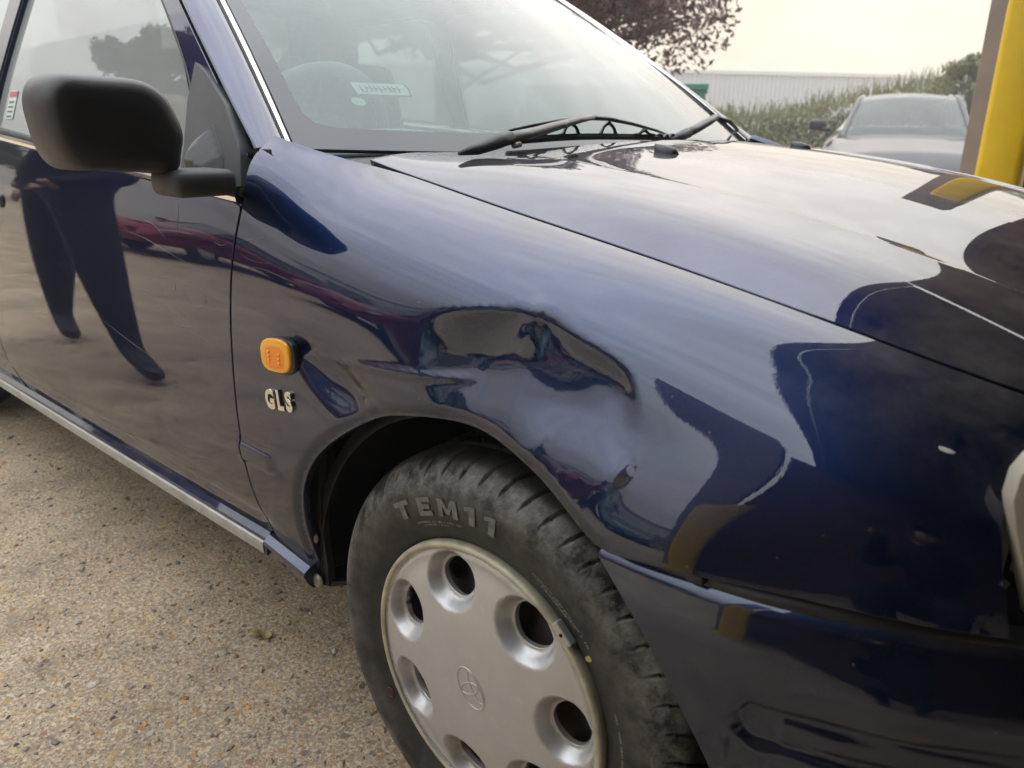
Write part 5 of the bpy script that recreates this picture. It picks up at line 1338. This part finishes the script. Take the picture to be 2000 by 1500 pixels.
COVER_PROF = Spl([0, .03, .06, .09, .12, .15, .168, .176, .178, .1805, .1825, .1865, .19], [.0150, .0148, .0140, .0120, .0085, .0042, .0012, .0000, -.0012, .0008, .0024, .0012, -.003])(np.linspace(0, .19, 96))
def cover_surf(P): return np.stack([P[:, 0], -cover_h(P), P[:, 1]], 1)
def hole_out(a):
    o = []
    for k in range(30):
        t = 2*math.pi*k/30; u = .1370+.0255*math.cos(t); v = .0300*math.sin(t)*(1+.12*math.cos(t)); o.append((u*math.cos(a)-v*math.sin(a), u*math.sin(a)+v*math.cos(a)))
    return o
def rim_loop(r, n=180): return [(r*math.cos(2*math.pi*k/n), r*math.sin(2*math.pi*k/n)) for k in range(n)]
def ring_ellipse(rx, rz, cx, cz, n=56): return [(cx+rx*math.cos(t), cz+rz*math.sin(t)) for t in np.linspace(0, 2*math.pi, n)]
def make_wheel(cx, label=None):
    w = link('wheel', mesh('wheel', *lathe_y([(.02, .045), (.05, .045), (.055, .038), (.085, .036), (.095, .040), (.12, .050), (.150, .056), (.168, .055), (.172, .012), (.180, .005), (.1865, .004), (.1865, .02), (.178, .03), (.176, .16), (.19, .17)], 72)), 'steel_dark', CAR, (cx, .004, .295))
    if label: w['label'] = label
    for a in [R(108-51.43*i+20) for i in range(7)]:
        c = (.134*math.cos(a), .051, .134*math.sin(a)); V, F = lathe_y([(0, 0), (.011, 0)], 20)
        link('vent_hole', mesh('vent_hole', [(p[0]+c[0], p[1]+c[1]-.006, p[2]+c[2]) for p in V], F), 'black_hole', w)
    return w
TM, _ = tyre_mesh()
W1 = make_wheel(0); ty = bpy.data.objects.new('tyre', TM); COL.objects.link(ty); ty.parent = W1
cv = panel('wheel_cover', rim_loop(RIM_R), cover_surf, .0035, 'cover_silver', W1, .008, holes=[hole_out(a) for a in HOLES], bstep=.0032, sgn=1)
# edge bead of the cover, discoloured
V, F = lathe_y([(.1795, -.0022), (.1815, -.0040), (.1845, -.0044), (.1872, -.0030), (.1885, .0010), (.1885, .010), (.186, .014)], 160)
link('cover_bead', mesh('cover_bead', V, F), 'cover_edge', W1)
# three interlocked ovals of the maker's emblem, embossed at the middle
def emblem():
    parts = []; rot = R(-57); cr_, sr = math.cos(rot), math.sin(rot)
    def add(l, r):
        pts = []
        for x, z in l:
            X, Z = x*cr_-z*sr, x*sr+z*cr_; pts.append((X, -(float(cover_h(np.array([[X, Z]]))[0])+.0002), Z))
        parts.append(tube_vf(pts, r, 6, False, .55, (0, 1, 0)))
    add(ring_ellipse(.0285, .0205, 0, 0), .0012); add(ring_ellipse(.0078, .0165, 0, -.0022), .0010); add(ring_ellipse(.0215, .0075, 0, .0095), .0010)
    return link('cover_emblem', mesh('cover_emblem', *join_vf(parts)), 'cover_silver', W1)
emblem()
def glyph(ch):
    '''broad slab lettering for the tyre wall'''
    G = {'T': [[(-.5, .5), (-.5, .22), (-.16, .22), (-.16, -.5), (.16, -.5), (.16, .22), (.5, .22), (.5, .5)]],
         'E': [[(-.42, -.5), (.42, -.5), (.42, -.25), (-.1, -.25), (-.1, -.12), (.32, -.12), (.32, .12), (-.1, .12), (-.1, .25), (.42, .25), (.42, .5), (-.42, .5)]],
         'M': [[(-.55, -.5), (-.28, -.5), (-.28, .08), (-.1, -.3), (.1, -.3), (.28, .08), (.28, -.5), (.55, -.5), (.55, .5), (.26, .5), (0, -.02), (-.26, .5), (-.55, .5)]],
         '1': [[(-.06, -.5), (.26, -.5), (.26, .5), (-.02, .5), (-.30, .36), (-.30, .16), (-.06, .24)]]}
    bm = bmesh.new()
    for poly in G[ch]:
        vs = [bm.verts.new((x*.030, y*.0235, 0)) for x, y in poly]
        for t3 in tessellate_polygon([[Vector((x, y, 0)) for x, y in poly]]): bm.faces.new([vs[k] for k in t3])
        bmesh.ops.recalc_face_normals(bm, faces=list(bm.faces))
    ex = bmesh.ops.extrude_face_region(bm, geom=list(bm.faces)); vs = [v for v in ex['geom'] if isinstance(v, bmesh.types.BMVert)]
    bmesh.ops.translate(bm, verts=vs, vec=(0, 0, .0011)); bmesh.ops.recalc_face_normals(bm, faces=list(bm.faces))
    return bm_mesh('tyre_letter', bm)
for ch, ang in (('T', 121.5), ('E', 110.6), ('M', 100.4), ('1', 91.2), ('1', 83.6)):
    a = R(ang); r = .2355
    o = link('tyre_letter', glyph(ch), 'tyre_letter_grey', W1, (r*math.cos(a), -.0071, r*math.sin(a))); o.rotation_euler = (R(90), -(a-R(90)), 0)
g_ = np.random.default_rng(11); bm = bmesh.new()
for r, a0, a1 in ((.2145, 118, 96), (.2105, 116, 100), (.2150, 66, 40), (.2110, 64, 46), (.2085, 62, 50), (.2160, 20, 2), (.2540, 12, 5)):
    a_ = a0
    while a_ > a1:
        w = .0012+.0016*g_.random()
        if g_.random() < .82:
            vs = box_bm(bm, (0, 0, 0), (w, .0006, .0022+.0006*g_.random())); al = R(a_)
            bmesh.ops.rotate(bm, verts=vs, cent=(0, 0, 0), matrix=Matrix.Rotation(-(al-R(90)), 3, 'Y')); bmesh.ops.translate(bm, verts=vs, vec=(r*math.cos(al), float(np.interp(r, [.2, .215, .232, .247, .258], [.0015, -.0035, -.0065, -.0070, -.0045]))-.0001, r*math.sin(al)))
        a_ -= math.degrees((w+.0011)/r)
o = link('moulded_print', bm_mesh('moulded_print', bm), 'tyre_letter_grey', W1); o['kind'] = 'stuff'
# balance weight on the rim edge and yellow dot on the tyre
a = R(47); o = box('balance_weight', (0, 0, 0), (.030, .011, .010), 'lead_grey', W1, bev=.002); o.location = (.1925*math.cos(a), -.003, .1925*math.sin(a)); o.rotation_euler = (0, -(a-R(90)), 0)
V, F = lathe_y([(0, -.0062), (.0022, -.0062), (.0024, -.004)], 12); h = link('weight_hole', mesh('weight_hole', V, F), 'black_hole', W1, o.location)
mat('paint_yellow', (.42, .36, .09), .6); mat('paint_red', (.20, .03, .035), .6)
a = R(37); V = [(.0055*math.cos(t), 0, .0035*math.sin(t)) for t in np.linspace(0, 6.28, 14)[:-1]]
o = link('tyre_dot', mesh('tyre_dot', V, [tuple(range(13))]), 'paint_yellow', W1, (.206*math.cos(a), -.0016, .206*math.sin(a)), (R(8)*0, -(a-R(90))+R(90), 0))
a = R(213); o = link('tyre_mark', mesh('tyre_mark', *tube_vf([(.0065*math.cos(t), 0, .0075*math.sin(t)) for t in np.linspace(0, 6.28, 20)], .0008, 5, False)), 'paint_red', W1, (.209*math.cos(a), -.0026, .209*math.sin(a)))
# valve
link('tyre_valve', mesh('tyre_valve', *tube_vf([(-.150, .03, .06), (-.140, .012, .056), (-.134, .004, .0535)], .004, 8)), 'rubber_black', W1)
def copy_wheel(x, mir):
    r = bpy.data.objects.new('wheel', W1.data); COL.objects.link(r); r.parent = CAR; r.location = (x, .004 if not mir else 2*YC-.004, .295)
    if mir: r.rotation_euler = (0, 0, math.pi)
    for ch in W1.children:
        if ch.name.split('.')[0] in ('tyre', 'wheel_cover', 'cover_bead'):
            c = ch.copy(); COL.objects.link(c); c.parent = r
copy_wheel(-2.58, False); copy_wheel(0, True); copy_wheel(-2.58, True)

# ------------------------------------------------------------------ loose small things
def leaf():
    V = []; F = []; n = 9
    for i in range(n):
        a = i/(n-1); w = .011*math.sin(math.pi*a)**.8*(1+.25*math.sin(9*a)); x = -.024+.048*a
        for k in (-1, 0, 1): V.append((x, k*w, .003+.006*math.sin(5*a)*.5+abs(k)*.005+.004*math.sin(a*7+k)))
    for i in range(n-1):
        for k in range(2): F.append((i*3+k, i*3+k+1, (i+1)*3+k+1, (i+1)*3+k))
    o = link('dry_leaf', mesh('dry_leaf', V, F), 'leaf_tan', None, (-.652, .062, .002), (0, 0, R(35)))
    tag(o, 'curled dry yellow leaf lying on the concrete beside the sill', 'leaf')
leaf()
def twig():
    z = float(hood(np.array([[-.155, .368]]))[0, 2])
    parts = [tube_vf([(.000, 0, .001), (.006, .003, .004), (.010, .001, .002), (.007, -.003, .001), (.001, -.002, .003)], .0012, 6), tube_vf([(-.003, .006, .001), (.002, .012, .005), (.006, .018, .002), (.002, .021, .001)], .0011, 6), tube_vf([(.004, .004, .002), (.001, .011, .003)], .001, 6)]
    o = link('curled_twig', mesh('curled_twig', *join_vf(parts)), 'twig_dark', None, (-.155, .362, z), (0, 0, R(10)))
    tag(o, 'tiny curled dark seed husk lying on the rear of the bonnet', 'husk')
twig()

# ------------------------------------------------------------------ person standing by the rear door, mirrored in the blue paint
mat('cloth_black', (.018, .018, .020), .85, var=.3, vscale=20); mat('cloth_navy', (.022, .024, .032), .85, var=.3, vscale=14); mat('skin_tone', (.38, .24, .17), .5); mat('hair_dark', (.02, .014, .010), .7); mat('shoe_dark', (.03, .025, .022), .6)
def person(loc, rz, label, J, rad, fingers, wide=1.0, waist=.90):
    t = thing('person', loc, label, 'person', None, rz)
    E = [(0, 1), (1, 2), (2, 3), (3, 4), (4, 5), (5, 6), (0, 7), (7, 8), (8, 9), (9, 10), (0, 11), (11, 12), (12, 13), (13, 14), (3, 15), (15, 16), (16, 17), (17, 18), (3, 19), (19, 20), (20, 21), (21, 22)]
    me = bpy.data.meshes.new('body'); me.from_pydata(J, E, []); o = link('body', me, 'cloth_black', t)
    sk = o.modifiers.new('skin', 'SKIN'); sk.use_smooth_shade = True
    for v, r in zip(me.skin_vertices[0].data, rad): v.radius = (r[0]*wide, r[1]*wide) if r[0] > .055 else r
    me.skin_vertices[0].data[0].use_root = True
    o.modifiers.new('sub', 'SUBSURF').levels = 2; o.modifiers['sub'].render_levels = 2
    dg = bpy.context.evaluated_depsgraph_get(); m2 = bpy.data.meshes.new_from_object(o.evaluated_get(dg)); o.modifiers.clear(); o.data = m2
    m2.materials.clear()
    for k in ('cloth_black', 'cloth_navy', 'skin_tone', 'shoe_dark'): m2.materials.append(MATS[k])
    nk = Vector(J[4]); hands = [(Vector(J[17]), Vector(J[18])), (Vector(J[21]), Vector(J[22]))]
    for p in m2.polygons:
        q = p.center; p.use_smooth = True
        p.material_index = 3 if q.z < .085 else (1 if q.z < waist and min((q-h[1]).length for h in hands) > .16 else 0)
        if q.z > nk.z-.005: p.material_index = 2
        if any((q-h[1]).length < (h[0]-h[1]).length*.85 for h in hands): p.material_index = 2
    hd = Vector(J[5]); V, F = leaf_cloud([hd+Vector((0, 0, .09)), hd+Vector((0, -.045, .05)), hd+Vector((0, -.06, -.01))], [.095, .10, .085], 2500, .02, 1.0, 3); link('hair', mesh('hair', V, F, False), 'hair_dark', t)
    box('nose', hd+Vector((0, .105, -.005)), (.028, .04, .045), 'skin_tone', t, bev=.012, smooth=True)
    for s in (-1, 1):
        box('ear', hd+Vector((s*.088, .0, .0)), (.016, .03, .06), 'skin_tone', t, bev=.007, smooth=True)
        box('eye', hd+Vector((s*.033, .088, .022)), (.026, .018, .012), 'shoe_dark', t, bev=.004, smooth=True)
    box('mouth', hd+Vector((0, .092, -.055)), (.045, .016, .010), 'maroon_paint', t, bev=.004, smooth=True)
    for base, d_, side_ in fingers:
        base = Vector(base); d_ = Vector(d_); sd = Vector(side_)
        for k, L in enumerate((.9, 1.0, 1.05, .95, .75)):
            if k == 0: b0 = base-sd*.030; e_ = b0-sd*.022+d_*.45
            else: b0 = base+sd*(.018*(k-2.5)); e_ = b0+d_*L
            curl = Vector((0, .012, 0)) if k else Vector((0, 0, 0))
            link('finger', mesh('finger', *tube_vf([b0, b0*.5+e_*.5, e_+curl], [.009, .0082, .0062], 7)), 'skin_tone', t)
    return t
RAD = [(.155, .115), (.145, .105), (.165, .115), (.13, .09), (.058, .058), (.085, .10), (.07, .08), (.105, .10), (.078, .078), (.053, .053), (.050, .036), (.105, .10), (.078, .078), (.053, .053), (.050, .036), (.075, .07), (.056, .056), (.042, .042), (.034, .02), (.075, .07), (.056, .056), (.042, .042), (.034, .02)]
J1 = [(-.02, 0, .94), (0, 0, 1.10), (.03, 0, 1.29), (.05, 0, 1.45), (.07, 0, 1.55), (.085, .02, 1.65), (.08, .02, 1.75),
      (.12, .0, .90), (.30, .02, .50), (.42, .03, .11), (.66, .06, .045), (-.12, .0, .90), (-.30, -.02, .50), (-.44, -.02, .11), (-.21, .04, .045),
      (.21, -.02, 1.41), (.33, -.03, 1.14), (.30, .14, .95), (.28, .20, .89), (-.15, -.02, 1.41), (-.29, -.04, 1.13), (-.30, .06, .88), (-.30, .09, .81)]
person((-2.84, -.72, 0), 0, 'person in baggy dark clothes standing astride by the rear door, mirrored in the paint', J1, RAD,
       [((.28, .205, .885), (0, .02, -.055), (1, 0, 0)), ((-.30, .092, .80), (0, .006, -.065), (-1, 0, 0))], 1.38)
J2 = [(0, -.12, .40), (0, -.08, .56), (0, -.02, .74), (0, .03, .89), (0, .08, .98), (0, .12, 1.06), (0, .10, 1.16),
      (.11, -.08, .40), (.20, .30, .50), (.15, .0, .11), (.17, .16, .035), (-.11, -.08, .40), (-.20, .30, .50), (-.15, .0, .11), (-.17, .16, .035),
      (.18, .03, .85), (.25, .22, .70), (.11, .47, .90), (.080, .545, .920), (-.18, .03, .85), (-.25, .22, .70), (-.11, .47, .90), (-.080, .545, .920)]
PH = (0.975, -1.055, 0)
person(PH, R(41), 'person in dark clothes crouching under the canopy, holding out a phone', J2, RAD,
       [((.076, .557, .926), (-.012, .045, .02), (0, 0, 1)), ((-.076, .557, .926), (.012, .045, .02), (0, 0, 1))], 1.25, .52)
ph = box('phone', (0, 0, 0), (.155, .0085, .074), 'black_plastic', None, bev=.003, seg=2)
ph.location = Vector(PH)+Matrix.Rotation(R(41), 3, 'Z')@Vector((0, .632, .947)); ph.rotation_euler = (R(-18), 0, R(41))
tag(ph, 'black phone held level in the hands of the crouching person', 'phone')

# ------------------------------------------------------------------ haze volume added to imitate lens glare over distant things
def haze():
    bm = bmesh.new(); box_bm(bm, (0, 10, 3.4), (200, 200, 9.0))
    m = bpy.data.materials.new('haze_veil'); m.use_nodes = True; m.node_tree.nodes.clear()
    o_ = nd(m, 'ShaderNodeOutputMaterial'); v = nd(m, 'ShaderNodeVolumePrincipled'); v.inputs['Density'].default_value = HAZE; v.inputs['Color'].default_value = (.95, .94, .92, 1); v.inputs['Anisotropy'].default_value = 0.3
    lk(m, v.outputs[0], o_.inputs['Volume']); MATS['haze_veil'] = m
    o = link('haze', bm_mesh('haze', bm), 'haze_veil'); tag(o, kind='stuff')
HAZE = 0.006
haze()
